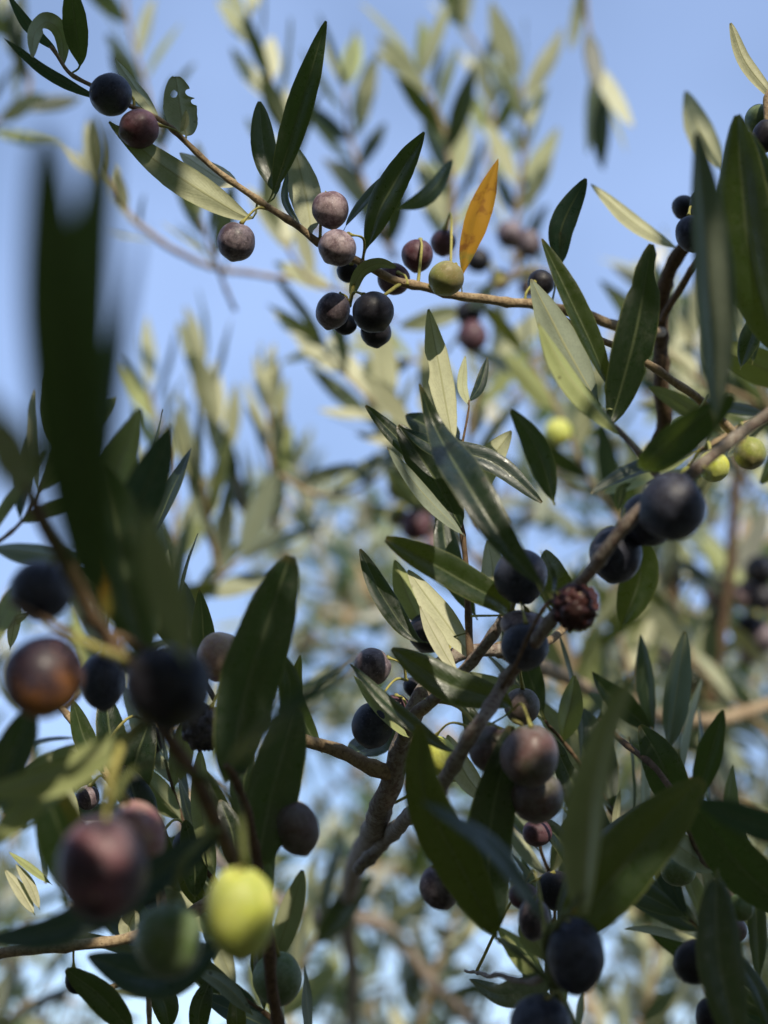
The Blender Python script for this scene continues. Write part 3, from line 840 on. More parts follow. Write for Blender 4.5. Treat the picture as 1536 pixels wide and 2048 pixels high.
H.leaf([(1100, 1950, 0.480), (1010, 1990, 0.528), (940, 1960, 0.552)], 64, 't', 30, 'leaf')

I = Branch('branch at the lower right edge with long dark leaves hanging over green and black olives')
I.stem([(1650, 1900, .52), (1580, 1780, .52), (1500, 1745, .52), (1430, 1735, .52), (1400, 1700, .53), (1330, 1560, .55), (1200, 1440, .60)], 22, 10, 'bark_brown')
I.stem([(1500, 1745, .52), (1490, 1780, .52), (1478, 1792, .52)], 7, 6, 'stalk', 'stalk', knots=False)
I.olive(1481, 1815, .52, 26, 27, 'green', tilt=0, to=(1468, 1745, .52))
I.olive(1391, 1922, .50, 40, 46, 'black', tilt=25, to=(1430, 1735, .52), wrinkle=.03)
I.olive(1470, 1860, .55, 24, 26, 'greyturn', tilt=0)
I.olive(1420, 2035, .52, 30, 40, 'black', tilt=0, to=(1440, 1990, .52))
I.olive(1355, 1740, .58, 36, 32, 'green', tilt=0)
I.leaf([(1640, 1668, .40), (1530, 1650, .40), (1398, 1600, .40)], 76, 't', 22, 'leaf_blue', attach=False, round_=.6)
I.leaf([(1600, 1840, .50), (1470, 1720, .50), (1370, 1580, .50)], 112, 't', 18, 'leaf', attach=False, round_=.62)
I.leaf([(1430, 1742, .53), (1370, 1700, .53), (1290, 1640, .53)], 64, 'u', 30, 'leaf')
I.leaf([(1434, 1738, .47), (1436, 1900, .46), (1478, 2110, .45)], 104, 't', 20, 'leaf', attach=True, round_=.6)
I.leaf([(1250, 1790, .56), (1185, 1650, .56), (1100, 1470, .57)], 76, 't', 20, 'leaf', attach=False, bites=((.8, 1, .07, .35), (.66, 1, .04, .25)))
I.leaf([(1240, 1760, .58), (1160, 1610, .58), (1130, 1520, .58)], 60, 'u', 30, 'leaf_fresh', attach=False)
I.leaf([(1235, 1700, .55), (1232, 1640, .55), (1240, 1580, .55)], 18, 'u', 20, 'leaf_pale', attach=False)
I.leaf([(1180, 1780, .60), (1120, 1680, .60), (1050, 1620, .60)], 46, 't', 30, attach=False)
I.leaf([(1360, 1640, .56), (1330, 1540, .56), (1280, 1450, .57)], 90, 't', 10, 'leaf')
I.leaf([(1560, 2120, .50), (1520, 1990, .50), (1440, 1870, .51)], 40, 't', 40, attach=False)

# ---- near left branch
N = Branch('near left branch, out of focus, with large black, orange and pink olives')
N.stem([(-30, 820, 0.350), (30, 930, 0.355), (90, 1060, 0.362), (150, 1160, 0.367), (215, 1270, 0.374), (262, 1345, 0.379), (315, 1440, 0.384), (380, 1540, 0.391), (430, 1640, 0.396), (475, 1730, 0.403), (520, 1800, 0.420)], 26, 32, 'bark_brown', knots=False)
N.stem([(245, 1310, 0.376), (180, 1285, 0.370), (110, 1250, 0.367), (20, 1205, 0.362)], 15, 12, 'bark_brown', 'twig', knots=False)
N.stem([(250, 1325, 0.376), (200, 1300, 0.364), (150, 1275, 0.362)], 20, 15, 'stalk', 'stalk', knots=False)
N.stem([(300, 1310, 0.379), (250, 1275, 0.376), (165, 1240, 0.374)], 16, 12, 'bark_brown', 'twig', knots=False)
N.stem([(390, 1560, 0.392), (340, 1530, 0.384), (290, 1530, 0.379), (250, 1560, 0.376), (228, 1615, 0.374)], 14, 16, 'stalk_green', 'stalk', knots=False)
N.stem([(285, 1445, 0.384), (250, 1480, 0.379), (230, 1540, 0.374), (215, 1620, 0.374)], 16, 20, 'stalk', 'stalk', knots=False)
N.stem([(380, 1545, 0.392), (430, 1570, 0.384), (475, 1620, 0.379), (492, 1740, 0.379)], 16, 16, 'stalk_green', 'stalk', knots=False)
N.stem([(440, 1655, 0.396), (400, 1690, 0.391), (362, 1730, 0.384), (345, 1800, 0.384)], 16, 14, 'stalk_green', 'stalk', knots=False)
N.olive(90, 1354, 0.374, 82, 84, 'orange', tilt=40, to=(150, 1275, 0.362), label='dark olive with an orange flank')
N.olive(84, 1180, 0.396, 62, 62, 'navy', tilt=20, to=(150, 1160, 0.367))
N.olive(335, 1373, 0.376, 86, 88, 'black', tilt=0, to=(262, 1345, 0.379))
N.olive(206, 1362, 0.490, 44, 58, 'navy', tilt=0, to=(240, 1310, 0.420))
N.olive(440, 1312, 0.537, 46, 50, 'pink', tilt=10, to=(470, 1260, 0.537), stalk=False)
N.olive(408, 1455, 0.537, 44, 46, 'wblack', tilt=20, wrinkle=.28, to=(440, 1380, 0.537), label='shrivelled black olive')
N.olive(274, 1668, .432, 56, 68, 'pink', tilt=-15, to=(228, 1590, 0.376))
N.olive(205, 1735, 0.350, 90, 104, 'bigplum', tilt=5, to=(215, 1600, 0.374), label='large blurred plum olive')
N.olive(479, 1826, 0.379, 71, 94, 'yellow', tilt=-3, to=(492, 1735, 0.379), label='bright yellow olive')
N.olive(340, 1880, 0.391, 70, 76, 'green', tilt=0, to=(345, 1795, 0.384), label='dull green olive beside the yellow one')
N.leaf([(195, 1230, .25), (150, 950, .23), (112, 640, .215), (92, 262, .205)], 148, 't', 16, 'leaf', attach=False, round_=.42, label='very near dark leaf blurred')
N.leaf([(215, 1220, .255), (180, 950, .24), (172, 640, .225), (216, 225, .215)], 112, 't', 22, 'leaf', attach=False, round_=.45)
N.leaf([(225, 1180, .255), (212, 900, .24), (282, 440, .225)], 46, 't', 44, 'leaf_blue', attach=False)
N.leaf([(40, 1000, 0.250), (15, 900, 0.220), (-60, 760, 0.200)], 120, 'u', 10, 'leaf', attach=False)
N.leaf([(300, 1350, 0.396), (258, 1190, 0.396), (235, 1040, 0.396), (215, 930, 0.391)], 130, 't', 14, 'leaf', attach=False)
N.leaf([(375, 1330, .305), (330, 1180, .295), (290, 1020, .285)], 96, 'u', 24, 'leaf', attach=False)
N.leaf([(218, 1120, 0.420), (290, 980, 0.420), (340, 852, 0.420)], 96, 't', 16, 'leaf_blue', attach=False)
N.leaf([(222, 1100, 0.432), (225, 980, 0.443), (280, 818, 0.455)], 84, 'u', 16, 'leaf_fresh', attach=False)
N.leaf([(216, 1240, 0.367), (208, 1160, 0.362), (190, 1060, 0.350)], 34, 'u', 30, 'leaf_gold')
N.leaf([(290, 1445, 0.384), (195, 1510, 0.384), (95, 1560, 0.384), (-50, 1590, 0.384)], 80, 'u', 16, 'leaf_fresh', fold=.2)
N.leaf([(160, 1555, 0.403), (70, 1600, 0.391), (-40, 1710, 0.384)], 66, 'u', 22, 'leaf_fresh', attach=False)
N.leaf([(140, 1800, 0.432), (125, 1680, 0.426), (72, 1535, 0.420)], 112, 't', 12, 'leaf_rust', attach=False)
N.leaf([(430, 1672, 0.396), (270, 1780, 0.391), (120, 1860, 0.384), (-30, 1880, 0.384)], 92, 't', 20, 'leaf_blue', round_=.6)
N.leaf([(450, 1880, 0.455), (320, 1955, 0.455), (175, 1912, 0.455)], 100, 't', 16, 'leaf_blue', attach=False, round_=.7)
N.leaf([(70, 1400, 0.420), (30, 1500, 0.414), (-20, 1620, 0.408)], 86, 't', 20, 'leaf', attach=False)
N.leaf([(-20, 1300, 0.467), (40, 1180, 0.490), (120, 1200, 0.490)], 44, 'u', 20, 'leaf_fresh', attach=False)
N.leaf([(130, 1170, 0.420), (180, 1240, 0.408), (215, 1290, 0.396)], 46, 'u', 20, 'leaf_pale', attach=False)

# ---- two broad dark leaves left of the middle, with the twig that bears them
O = Branch('twig left of the centre with two broad dark leaves and a grey olive')
O.stem([(560, 2080, 0.515), (535, 1900, 0.504), (515, 1740, 0.493), (500, 1640, 0.482), (470, 1560, 0.470), (450, 1530, 0.465)], 26, 14, 'bark_brown')
O.leaf([(462, 1548, 0.470), (495, 1370, 0.476), (580, 1112, 0.482)], 136, 't', 12, 'leaf', round_=.5, fold=.2, label='broad dark leaf standing upright')
O.leaf([(515, 1722, 0.493), (548, 1570, 0.498), (592, 1415, 0.504)], 122, 't', 14, 'leaf', round_=.52)
O.leaf([(450, 1535, 0.340), (560, 1430, 0.310), (640, 1370, 0.300), (728, 1298, 0.290)], 50, 't', 44, 'leaf_blue', round_=.7)
O.olive(592, 1657, 0.500, 44, 56, 'greyturn', tilt=-20, to=(520, 1700, 0.504))
O.olive(557, 1957, 0.526, 50, 52, 'green', tilt=0, to=(532, 1860, 0.504), label='small green olive hanging alone')
O.leaf([(560, 1450, 0.500), (580, 1380, 0.500), (560, 1300, 0.500)], 50, 't', 20)

# ---- lower left branch in focus
P_ = Branch('lower left twig in focus with small leaves and a sunlit joint')
P_.stem([(-40, 1915, .55), (20, 1902, .55), (130, 1893, .55), (235, 1880, .55), (330, 1850, .55), (420, 1800, .56), (520, 1700, .57)], 20, 22, 'bark')
P_.stem([(300, 2080, .55), (295, 1990, .55), (280, 1900, .55)], 10, 10, 'bark', 'twig')
P_.stem([(40, 1330, .60), (110, 1400, .59), (150, 1450, .58), (220, 1560, .57), (300, 1700, .56), (330, 1850, .55)], 10, 20, 'bark', 'twig')
P_.stem([(200, 1985, .56), (260, 1955, .56), (330, 1900, .55)], 12, 10, 'bark', 'twig')
P_.olive(152, 1962, .55, 22, 26, 'black', tilt=-10, to=(150, 1893, .55))
P_.olive(176, 1595, .58, 24, 25, 'plum', tilt=10, to=(215, 1560, .57))
P_.olive(305, 1790, .58, 22, 28, 'black', tilt=10)
P_.olive(375, 1690, .60, 30, 32, 'black', tilt=10)
P_.olive(300, 1480, .62, 30, 30, 'black', tilt=10)
P_.leaf([(268, 2070, .53), (210, 2000, .53), (133, 1938, .53)], 64, 't', 18, 'leaf', round_=.55, attach=False)
P_.leaf([(505, 2030, .53), (450, 1970, .53), (385, 1935, .53)], 38, 'u', 24, 'leaf_blue', attach=False)
P_.leaf([(70, 1830, .60), (40, 1780, .60), (10, 1740, .60)], 28, 'u', 10, 'leaf_pale')
P_.leaf([(80, 1820, .60), (60, 1770, .60), (32, 1728, .60)], 24, 'u', 10, 'leaf_pale')
P_.leaf([(105, 1770, .60), (60, 1735, .60), (18, 1704, .60)], 18, 'u', 20, 'leaf_fresh')
P_.leaf([(260, 1880, .56), (258, 1850, .56), (272, 1822, .56)], 46, 'u', 10, 'leaf_pale', round_=.5)
P_.leaf([(205, 1540, .56), (170, 1480, .56), (145, 1400, .56)], 50, 't', 20, 'leaf_fresh')
P_.leaf([(165, 1660, .56), (130, 1600, .56), (120, 1540, .56)], 54, 'u', 24, 'leaf')
P_.leaf([(20, 1300, .60), (30, 1240, .60), (38, 1190, .60)], 28, 'u', 20, 'leaf_pale', attach=False)
P_.leaf([(-30, 1260, .60), (30, 1240, .60), (60, 1225, .60)], 26, 'u', 20, 'leaf_pale', attach=False)
rs = random.Random(44)
for (bx, by, tx, ty, wd, sd, mt) in [
        (230, 1560, 210, 1390, 70, 't', 'leaf'), (260, 1620, 300, 1440, 90, 't', 'leaf'), (300, 1690, 250, 1530, 80, 't', 'leaf'), (350, 1780, 300, 1610, 50, 't', 'leaf_fresh'),
        (390, 1800, 370, 1640, 60, 't', 'leaf'), (430, 1760, 400, 1500, 48, 'u', 'leaf_fresh'), (450, 1700, 410, 1540, 40, 't', 'leaf_fresh'), (470, 1740, 440, 1600, 60, 't', 'leaf'),
        (420, 1830, 360, 1700, 44, 't', 'leaf_fresh'), (500, 1900, 430, 1760, 60, 't', 'leaf'), (520, 1980, 530, 1850, 44, 't', 'leaf_fresh'), (440, 1990, 380, 1900, 50, 't', 'leaf'),
        (240, 1640, 330, 1560, 60, 'u', 'leaf'), (200, 1600, 140, 1500, 40, 't', 'leaf'), (280, 1800, 240, 1720, 46, 't', 'leaf'), (480, 1640, 500, 1500, 60, 't', 'leaf'),
        (340, 2060, 300, 1950, 60, 't', 'leaf'), (400, 2080, 420, 1960, 50, 't', 'leaf'), (350, 1980, 330, 1900, 46, 't', 'leaf'), (470, 2090, 470, 1990, 44, 't', 'leaf_fresh'),
        (170, 1720, 120, 1620, 60, 't', 'leaf'), (480, 1440, 470, 1300, 60, 't', 'leaf')]:
    d = rs.uniform(.55, .66)
    P_.leaf([(bx, by, d), ((bx + tx) / 2 + rs.uniform(-12, 12), (by + ty) / 2, d), (tx, ty, d + .005)], wd, sd, rs.uniform(5, 35), mt, attach=False, round_=rs.uniform(.6, .8))

# =================================================================== out of focus branches
PM = ('leaf_pale', 'leaf', 'leaf_pale', 'leaf')
MM = ('leaf', 'leaf', 'leaf_blue', 'leaf_fresh', 'leaf_pale')
DM = ('leaf', 'leaf', 'leaf_blue')
SP = [
    ('blurred shoot of long pale leaves at the top left of centre', [(640, 470, .88), (600, 360, .88), (555, 200, .88), (500, 40, .88)], dict(mats=PM, face=.5, w0=14, start=.25, gap=.022)),
    ('blurred green shoot left of the yellow leaf', [(790, 520, .95), (740, 400, .95), (700, 270, .95), (690, 180, .95)], dict(mats=MM, w0=14, gap=.02)),
    ('blurred leafy shoot rising above the red olives', [(900, 520, .92), (905, 400, .92), (890, 270, .92), (840, 150, .92)], dict(mats=MM, w0=14)),
    ('blurred dark shoot right of the yellow leaf', [(1030, 560, .96), (1035, 420, .96), (1050, 280, .96), (1040, 170, .96)], dict(mats=DM + ('leaf_pale',), w0=14, gap=.02)),
    ('blurred shoot hanging from the top edge with paired drooping leaves', [(1150, -160, .9), (1165, -60, .9), (1180, 80, .9), (1205, 180, .9)], dict(mats=('leaf', 'leaf_pale'), w0=10, w1=5, start=.3, gap=.03, rise=-.3, splay=.4)),
    ('faint shoot at the top between pale leaves', [(960, 420, 1.15), (985, 250, 1.15), (960, 120, 1.15), (930, 60, 1.15)], dict(mats=MM, w0=10, gap=.024)),
    ('pale blurred twig with leaf pairs crossing the upper left sky', [(640, 560, .85), (540, 552, .83), (430, 535, .82), (330, 490, .80), (260, 430, .80), (200, 350, .80)], dict(mats=PM, w0=10, w1=12, start=.62, gap=.014, llen=(.026, .04), face=.4)),
    ('blurred dark leaves under the upper left twig', [(470, 620, .78), (430, 520, .76), (400, 440, .75)], dict(mats=DM, w0=8, start=.3, gap=.016, llen=(.04, .05))),
    ('grey blurred shoot in the top left corner', [(-60, 260, .95), (20, 230, .95), (60, 160, .95), (10, 40, .95)], dict(mats=MM, w0=12)),
    ('blurred shoot at the top edge above the sharp twig', [(330, 330, .95), (300, 200, .95), (260, 60, .95), (250, -40, .95)], dict(mats=('leaf', 'leaf_blue', 'leaf_fresh'), w0=8, gap=.026)),
    ('blurred shoot with three small upright leaves against sky, left of centre', [(548, 1080, .86), (545, 960, .86), (538, 860, .86), (535, 790, .86)], dict(mats=('leaf_pale', 'leaf', 'leaf_fresh'), w0=11, w1=8, gap=.02, splay=.45, llen=(.035, .05), face=.3)),
    ('blurred shoot with pale leaves left of the middle sky', [(500, 1060, .9), (470, 950, .9), (430, 830, .9), (410, 740, .9)], dict(mats=PM, w0=12, w1=8, gap=.02, splay=.5, face=.4)),
    ('blurred dark upright leaves behind the near left leaf', [(440, 1150, .78), (420, 1050, .77), (405, 960, .76)], dict(mats=DM + ('leaf_fresh',), w0=10, gap=.016, splay=.4)),
    ('blurred small bluish shoot low in the middle sky', [(640, 1120, 1.5), (620, 1020, 1.5), (600, 930, 1.5)], dict(mats=DM, w0=6, gap=.02, llen=(.04, .055))),
    ('dark blurred twig with few leaves left of the central fan', [(560, 950, .8), (620, 985, .8), (690, 990, .82), (760, 950, .84)], dict(mats=DM, w0=9, w1=8, gap=.03, llen=(.035, .05))),
    ('blurred cluster behind the fan of leaves carrying reddish olives', [(1010, 1180, .85), (930, 1100, .85), (850, 1010, .85), (800, 930, .85), (760, 860, .85)], dict(mats=DM + ('leaf_fresh',), w0=12, olives=[(832, 1050, .84, 31, 'redplum'), (794, 1032, .85, 20, 'turning'), (878, 1092, .84, 30, 'mauve'), (800, 975, .86, 26, 'plum'), (870, 1010, .86, 26, 'black')])),
    ('blurred branch behind the upper twig with plum and red olives', [(1130, 560, .78), (1060, 540, .78), (980, 580, .78), (940, 620, .78)], dict(mats=('leaf_pale', 'leaf'), w0=10, gap=.03, llen=(.03, .045), olives=[(1020, 470, .78, 27, 'plum'), (1058, 487, .78, 26, 'plum'), (945, 672, .76, 30, 'redplum'), (938, 625, .77, 27, 'black'), (955, 520, .78, 26, 'black'), (1000, 560, .8, 22, 'redplum'), (1060, 575, .8, 22, 'mauve')])),
    ('blurred small twig with one black olive in the middle sky', [(860, 720, .9), (800, 720, .9), (740, 705, .9), (660, 690, .9)], dict(mats=('leaf_pale', 'leaf_fresh'), w0=8, gap=.03, llen=(.03, .045), olives=[(745, 758, .88, 23, 'black')])),
    ('pale blurred twig under the plum olives', [(790, 640, .85), (700, 590, .8), (620, 560, .78), (560, 470, .77)], dict(mats=('leaf_pale',), w0=8, gap=.022, llen=(.035, .045), face=.5, start=.35)),
    ('blurred shoot behind the leaf fan reaching toward the sky', [(960, 1060, .85), (940, 930, .85), (950, 800, .85), (990, 720, .85)], dict(mats=MM, w0=14)),
    ('blurred twig with a yellow olive right of the leaf fan', [(1250, 1050, .78), (1180, 960, .78), (1120, 830, .78), (1060, 720, .78)], dict(mats=MM, w0=12, gap=.024, olives=[(1116, 866, .76, 28, 'yellow')])),
    ('blurred branch with yellow green olives at the right edge', [(1680, 760, .66), (1560, 830, .66), (1470, 860, .66), (1400, 900, .66)], dict(mats=('leaf', 'leaf_fresh'), w0=24, w1=10, gap=.035, olives=[(1426, 933, .62, 31, 'yellow'), (1500, 906, .62, 32, 'turning'), (1375, 955, .66, 22, 'turning')])),
    ('blurred brown stem falling through the right side', [(1480, 860, .95), (1470, 1000, .95), (1455, 1180, .95), (1420, 1420, .95)], dict(mats=PM, w0=22, w1=20, bark='bark_brown', gap=.045)),
    ('blurred thin dark stem behind the navy olives', [(1340, 1060, .95), (1350, 1200, .95), (1370, 1320, .95), (1420, 1460, .95)], dict(mats=DM, w0=12, w1=14, bark='bark_brown', gap=.05)),
    ('pale blurred shoot below the small dark blue olives', [(1500, 980, .9), (1440, 850, .9), (1390, 720, .9), (1360, 640, .9)], dict(mats=PM, w0=12, face=.4)),
    ('blurred leafy shoot in the right corner gap', [(1560, 960, .85), (1540, 820, .85), (1490, 700, .85), (1520, 600, .85)], dict(mats=MM, w0=12)),
    ('blurred branch with a crowd of black and mauve olives at the right', [(1640, 1300, .98), (1560, 1240, .98), (1480, 1180, .98), (1400, 1150, .98)], dict(mats=('leaf_pale', 'leaf_fresh'), w0=14, gap=.05, olives=[(1436, 1186, .97, 28, 'mauve'), (1492, 1190, .97, 28, 'mauve'), (1520, 1140, .96, 30, 'black'), (1525, 1195, .96, 28, 'black'), (1500, 1258, .98, 30, 'black'), (1530, 1275, .97, 28, 'plum'), (1502, 1302, .98, 26, 'mauve'), (1352, 1296, .99, 26, 'mauve'), (1290, 1300, 1., 24, 'plum'), (1180, 1330, 1.0, 28, 'black'), (1435, 1230, .98, 26, 'plum')])),
    ('blurred brown limb crossing below the middle', [(360, 1640, 1.2), (480, 1760, 1.15), (620, 1830, 1.12), (760, 1850, 1.1), (860, 1960, 1.1), (980, 2080, 1.1)], dict(mats=PM, w0=34, w1=24, bark='bark_grey', gap=.07)),
    ('sunlit blurred brown limb at the right', [(1180, 1380, 1.0), (1300, 1430, 1.0), (1400, 1480, 1.0), (1440, 1600, 1.02), (1460, 1800, 1.05)], dict(mats=PM, w0=22, w1=26, bark='bark_grey', gap=.05)),
    ('blurred leaves beneath the near yellow olive', [(520, 2120, .75), (560, 2020, .75), (600, 1940, .75), (640, 1860, .75)], dict(mats=MM, w0=14)),
    ('blurred shoot at the bottom right of centre', [(1230, 2140, .95), (1290, 2020, .95), (1310, 1900, .95), (1260, 1800, .95)], dict(mats=PM, w0=14)),
    ('blurred leafy shoot in the bottom right corner', [(1600, 2140, .8), (1560, 2000, .8), (1500, 1900, .8), (1520, 1780, .8)], dict(mats=MM, w0=14)),
    ('blurred shoot behind the grey olives', [(1240, 1640, .8), (1180, 1500, .8), (1140, 1380, .8), (1180, 1260, .8)], dict(mats=MM, w0=14)),
    ('blurred shoot in the lower middle gap', [(820, 2140, 1.1), (860, 1980, 1.1), (900, 1860, 1.1), (960, 1760, 1.1)], dict(mats=PM, w0=14)),
    ('blurred shoot in front of the far crown at the lower left edge', [(-60, 2140, .9), (0, 2060, .9), (70, 2000, .9), (160, 2010, .9)], dict(mats=MM, w0=12, gap=.03)),
    ('blurred pale leafy shoot behind the shrivelled red olive', [(1290, 1420, .9), (1250, 1310, .9), (1230, 1200, .9), (1260, 1100, .9)], dict(mats=('leaf_fresh', 'leaf_fresh', 'leaf_pale'), w0=12)),
    ('blurred leaves left of the plum cluster in the low left', [(-60, 1100, .7), (0, 1080, .7), (60, 1020, .7), (110, 900, .7)], dict(mats=MM, w0=10, gap=.022)),
    ('blurred shoot behind the dark olive on the left', [(120, 1420, .8), (230, 1300, .8), (330, 1210, .8), (420, 1170, .8), (480, 1120, .8)], dict(mats=MM, w0=14)),
    ('blurred mid green shoot between the two upright shoots left of centre', [(330, 1160, 1.0), (350, 1030, 1.0), (330, 900, 1.0), (300, 780, 1.0)], dict(mats=MM, w0=10)),
    ('blurred shoot with pale leaves just below the cluster of black olives', [(900, 900, .80), (800, 840, .80), (720, 780, .80), (650, 700, .80)], dict(mats=PM, w0=8, skip=.3, gap=.02, face=.4)),
    ('blurred dense shoot at the right edge below the large hanging leaf', [(1600, 900, .76), (1500, 800, .76), (1400, 760, .76), (1330, 700, .76)], dict(mats=PM, w0=12, skip=.1, gap=.02, face=.4)),
    ('blurred shoot with thin pale leaves right of the shrivelled red olive', [(1420, 1400, .95), (1360, 1260, .95), (1320, 1150, .95), (1300, 1040, .95)], dict(mats=PM, w0=12, skip=.1, gap=.02, face=.4)),
    ('blurred shoot with thin dark leaves at the far right below mid height', [(1600, 1560, .92), (1530, 1460, .92), (1440, 1380, .92), (1360, 1300, .92)], dict(mats=DM, w0=12, skip=.1, gap=.02)),
    ('shaded dark leafy shoot behind the near olives at the lower left', [(560, 1960, .64), (470, 1820, .63), (380, 1680, .62), (330, 1520, .61)], dict(mats=DM, w0=14, bark='bark_brown')),
    ('shaded dark leafy shoot filling the low left corner', [(-40, 1500, .70), (60, 1600, .69), (150, 1690, .68), (250, 1760, .67)], dict(mats=DM, w0=12, bark='bark_brown')),
    ('shaded dark leafy shoot below the near yellow olive', [(640, 2150, .62), (540, 2040, .62), (440, 1960, .62), (340, 1930, .62)], dict(mats=DM, w0=14, bark='bark_brown')),
    ('shaded dark leafy shoot behind the grey green olives', [(1330, 1760, .66), (1240, 1640, .65), (1160, 1530, .64), (1090, 1440, .63)], dict(mats=DM, w0=14, bark='bark_brown')),
    ('shaded dark leafy shoot behind the broad lower right leaf', [(1600, 1860, .68), (1480, 1720, .67), (1380, 1580, .66), (1310, 1470, .66)], dict(mats=DM, w0=14, bark='bark_brown', skip=.3)),
    ('shaded shoot with small leaves under the red olives low in the centre', [(1150, 2100, .66), (1100, 1960, .65), (1110, 1820, .64), (1080, 1690, .63)], dict(mats=DM + ('leaf_fresh',), w0=12, bark='bark_brown', llen=(.032, .045))),
    ('dark leafy shoot low on the left side of the upright dark leaf', [(430, 1400, .60), (360, 1290, .60), (300, 1180, .60), (280, 1080, .60)], dict(mats=DM, w0=12, bark='bark_brown')),
    ('shaded leafy shoot in the low right corner below the green olive', [(1620, 2120, .64), (1540, 2010, .64), (1470, 1920, .64), (1380, 1840, .64)], dict(mats=DM, w0=12, bark='bark_brown')),
]
for i, (lab, pts, kw) in enumerate(SP):
    spray(lab, pts, seed=100 + i, **kw)

# =================================================================== the far crown: nobody could count these leaves
def leaf_cloud(name, label, cells, llen, seed, mats, clear=()):
    rs = random.Random(seed)
    bm = bmesh.new()
    for (c, rad, n) in cells:
        for _ in range(n):
            v = Vector((rs.gauss(0, 1), rs.gauss(0, 1), rs.gauss(0, 1)))
            v = v.normalized() * rad * rs.random() ** .45
            p = c + v
            dv = Vector((rs.gauss(0, .6), rs.gauss(0, .6), rs.uniform(-.4, 1.3))).normalized()
            nn = dv.cross(Vector((rs.gauss(0, 1), rs.gauss(0, 1), rs.gauss(0, 1)))).normalized()
            X = dv.cross(nn)
            L = rs.uniform(*llen); W = L * rs.uniform(.19, .28)
            bad = False
            for q, r in clear:
                e_ = p - q
                if (e_ - SUN * e_.dot(SUN)).length > r + .10: continue
                for f_ in (0, .33, .66, 1):
                    e_ = p + dv * L * f_ - q
                    tt = e_.dot(SUN)
                    if tt > 0 and (e_ - SUN * tt).length < r + .0015: bad = True; break
                if bad: break
            if clear:
                for f_ in (.5, 1):
                    X_, Y_, D_ = px(p + dv * L * f_)
                    if D_ > .005 and -140 < X_ < 1676 and -140 < Y_ < 2190: bad = True
            if bad: continue
            a = bm.verts.new(p)
            b = bm.verts.new(p + dv * L * .35 + X * W / 2 + nn * W * .12)
            e = bm.verts.new(p + dv * L * .35 - X * W / 2 + nn * W * .12)
            b2 = bm.verts.new(p + dv * L * .72 + X * W * .42 + nn * W * .05)
            e2 = bm.verts.new(p + dv * L * .72 - X * W * .42 + nn * W * .05)
            m1 = bm.verts.new(p + dv * L * .5)
            t = bm.verts.new(p + dv * L)
            k = rs.randrange(len(mats))
            for f in ((a, b, m1), (a, m1, e), (b, b2, m1), (e, m1, e2), (b2, t, m1), (m1, t, e2)):
                fc = bm.faces.new(f); fc.material_index = k; fc.smooth = True
    me = bm_mesh(bm, name)
    for m in mats: me.materials.append(m)
    o = bpy.data.objects.new(name, me)
    COL.objects.link(o)
    o['label'] = label; o['category'] = 'foliage'; o['kind'] = 'stuff'
    return o


def flat_leaf(name, top, under, trans):
    m, n = newmat(name)
    g = G(n)
    out = g.n('ShaderNodeOutputMaterial')
    geo = g.n('ShaderNodeNewGeometry')
    rv = g.rng(g.noise(geo.outputs['Position'], 8, 2), .3, .7)
    a = g.mix(rv, top, tuple(c * 1.6 for c in top)); b = g.mix(rv, under, tuple(c * .6 for c in under))
    pr = g.n('ShaderNodeBsdfPrincipled')
    g.put(pr.inputs['Base Color'], g.mix(geo.outputs['Backfacing'], a, b))
    pr.inputs['Roughness'].default_value = .42
    tr = g.n('ShaderNodeBsdfTranslucent'); g.put(tr.inputs[0], trans)
    ms = g.n('ShaderNodeMixShader'); ms.inputs[0].default_value = .3
    g.put(ms.inputs[1], pr.outputs[0]); g.put(ms.inputs[2], tr.outputs[0]); g.put(out.inputs[0], ms.outputs[0])
    return m


FL = [flat_leaf('far_leaf_green', (.05, .08, .03), (.60, .62, .47), (.24, .32, .04)),
      flat_leaf('far_leaf_pale', (.22, .25, .15), (.82, .80, .68), (.42, .44, .24)),
      flat_leaf('far_leaf_dark', (.025, .05, .03), (.22, .26, .17), (.12, .2, .03)),
      flat_leaf('far_leaf_dry', (.42, .30, .17), (.55, .42, .27), (.4, .28, .12))]
FD = [flat_leaf('shade_leaf_dark', (.02, .035, .018), (.12, .14, .09), (.06, .09, .02))]  # extra dark leaves for the added canopy, to lower the fill light
rs = random.Random(5)
cells = []
# a crown that fills the lower part of the view and thins out upward
for i in range(300):
    x = rs.uniform(-500, 2000)
    y = 2500 - 1300 * rs.random() ** .9
    d = rs.uniform(1.7, 3.2)
    if y < 1500 and x < 1150 and rs.random() < .75: continue
    if -200 < x < 300 and y > 1650 and rs.random() < .6: continue
    cells.append((at(x, y, d), rs.uniform(.05, .13), rs.randrange(14, 30)))
for i in range(70):
    x = rs.uniform(1000, 1750); y = rs.uniform(640, 1400); d = rs.uniform(1.5, 2.8)
    cells.append((at(x, y, d), rs.uniform(.04, .09), rs.randrange(8, 18)))
for i in range(46):
    x = rs.uniform(480, 860); y = rs.uniform(960, 1450); d = rs.uniform(2.2, 3.2)
    cells.append((at(x, y, d), rs.uniform(.05, .10), rs.randrange(8, 16)))
leaf_cloud('olive_foliage', 'far olive foliage melting into green and cream spots in the lower half', cells, (.065, .10), 3, [FL[0], FL[1], FL[2], FL[1], FL[0], FL[2], FL[3]])

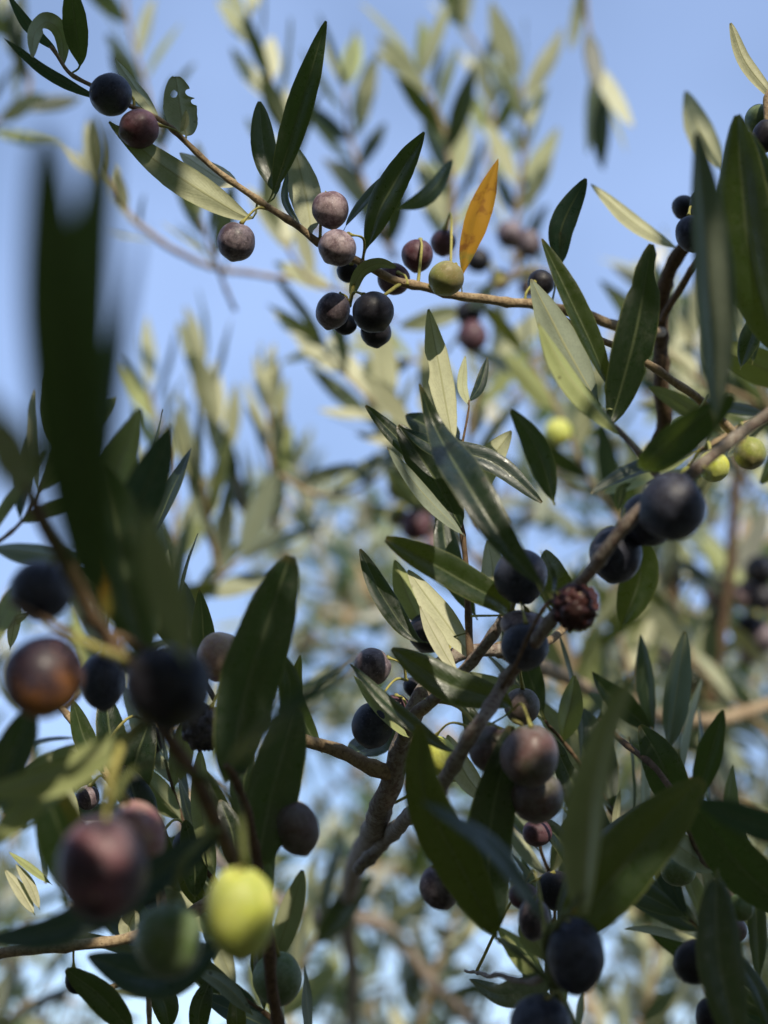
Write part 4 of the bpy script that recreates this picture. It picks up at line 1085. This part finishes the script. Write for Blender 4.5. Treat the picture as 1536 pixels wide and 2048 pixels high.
# unseen foliage added above and behind the camera for shade, opened towards chosen spots
rs = random.Random(21)
shade = []
for _ in range(15000):  # slab of leaves added overhead to block the sun
    p = CAM + RT * rs.uniform(-1.1, 1.3) + UP * rs.uniform(.46, .98) + FWD * rs.uniform(-1.2, .46)
    shade.append((p, .004, 1))
for _ in range(1500):
    x, y = rs.uniform(-300, 1850), rs.uniform(700, 2350)
    p = at(x, y, rs.uniform(.28, .5)) + SUN * rs.uniform(.30, .5)
    X, Y, Dp = px(p)
    if (Dp > 0.02 and -250 < X < 1786 and -260 < Y < 2300) or (p - CAM).length < .12: continue
    shade.append((p, .004, 1))
for (x, y, d) in [(235, 262, .57), (262, 285, .57), (290, 305, .57), (318, 328, .57), (345, 345, .57), (362, 362, .572), (655, 445, .575), (672, 525, .565), (470, 508, .57), (893, 586, .585), (745, 622, .57), (665, 640, .578),  # spots darkened by leaves put in along the sun direction
                  (520, 300, .585), (560, 330, .57), (600, 230, .567), (625, 120, .565), (215, 195, .565), (272, 270, .565), (1150, 620, .545), (1260, 600, .53), (1290, 560, .53), (800, 380, .58), (1140, 430, .61), (1480, 400, .50), (1500, 560, .50)]:
    for _ in range(9):
        shade.append((at(x, y, d) + SUN * rs.uniform(.40, .62) - SUN.orthogonal().normalized() * .03, .02, 1))
n_ = 0
while n_ < 26000:  # shell of leaves added around the camera to cut sky light
    v = Vector((rs.gauss(0, 1), rs.gauss(0, 1), rs.gauss(0, 1))).normalized()
    if v.dot(FWD) > .25 or v.dot(SUN) > .60: continue
    p = CAM + FWD * .35 + v * rs.uniform(.85, 1.5)
    X, Y, Dp = px(p)
    if Dp > 0 and -700 < X < 2236 and -900 < Y < 2900: continue
    if p.z < .3: continue
    n_ += 1
    shade.append((p, .03, 1))
leaf_cloud('olive_foliage', 'unseen olive foliage added overhead and behind the viewer to throw dappled shade', shade, (.055, .085), 8, FD, LITP)

# ------------------------------------------------------------------ ground
gm, gn = newmat('dry_grass_ground')
g = G(gn)
pr = g.n('ShaderNodeBsdfPrincipled')
ob = g.n('ShaderNodeTexCoord').outputs['Object']
g.put(pr.inputs['Base Color'], g.mix(g.rng(g.noise(ob, 1.5, 5), .35, .65), (.07, .07, .035), (.12, .10, .06)))
pr.inputs['Roughness'].default_value = .95
out = g.n('ShaderNodeOutputMaterial'); g.put(out.inputs[0], pr.outputs[0])
bm = bmesh.new()
bmesh.ops.create_grid(bm, x_segments=60, y_segments=60, size=600)
for v in bm.verts: v.co.z = noise.noise(v.co * .01) * 2.0 - .3 if v.co.length > 15 else 0
go = link('ground', bm_mesh(bm, 'ground'), gm)
go['kind'] = 'structure'; go['label'] = 'dry grass ground under the olive trees'; go['category'] = 'ground'
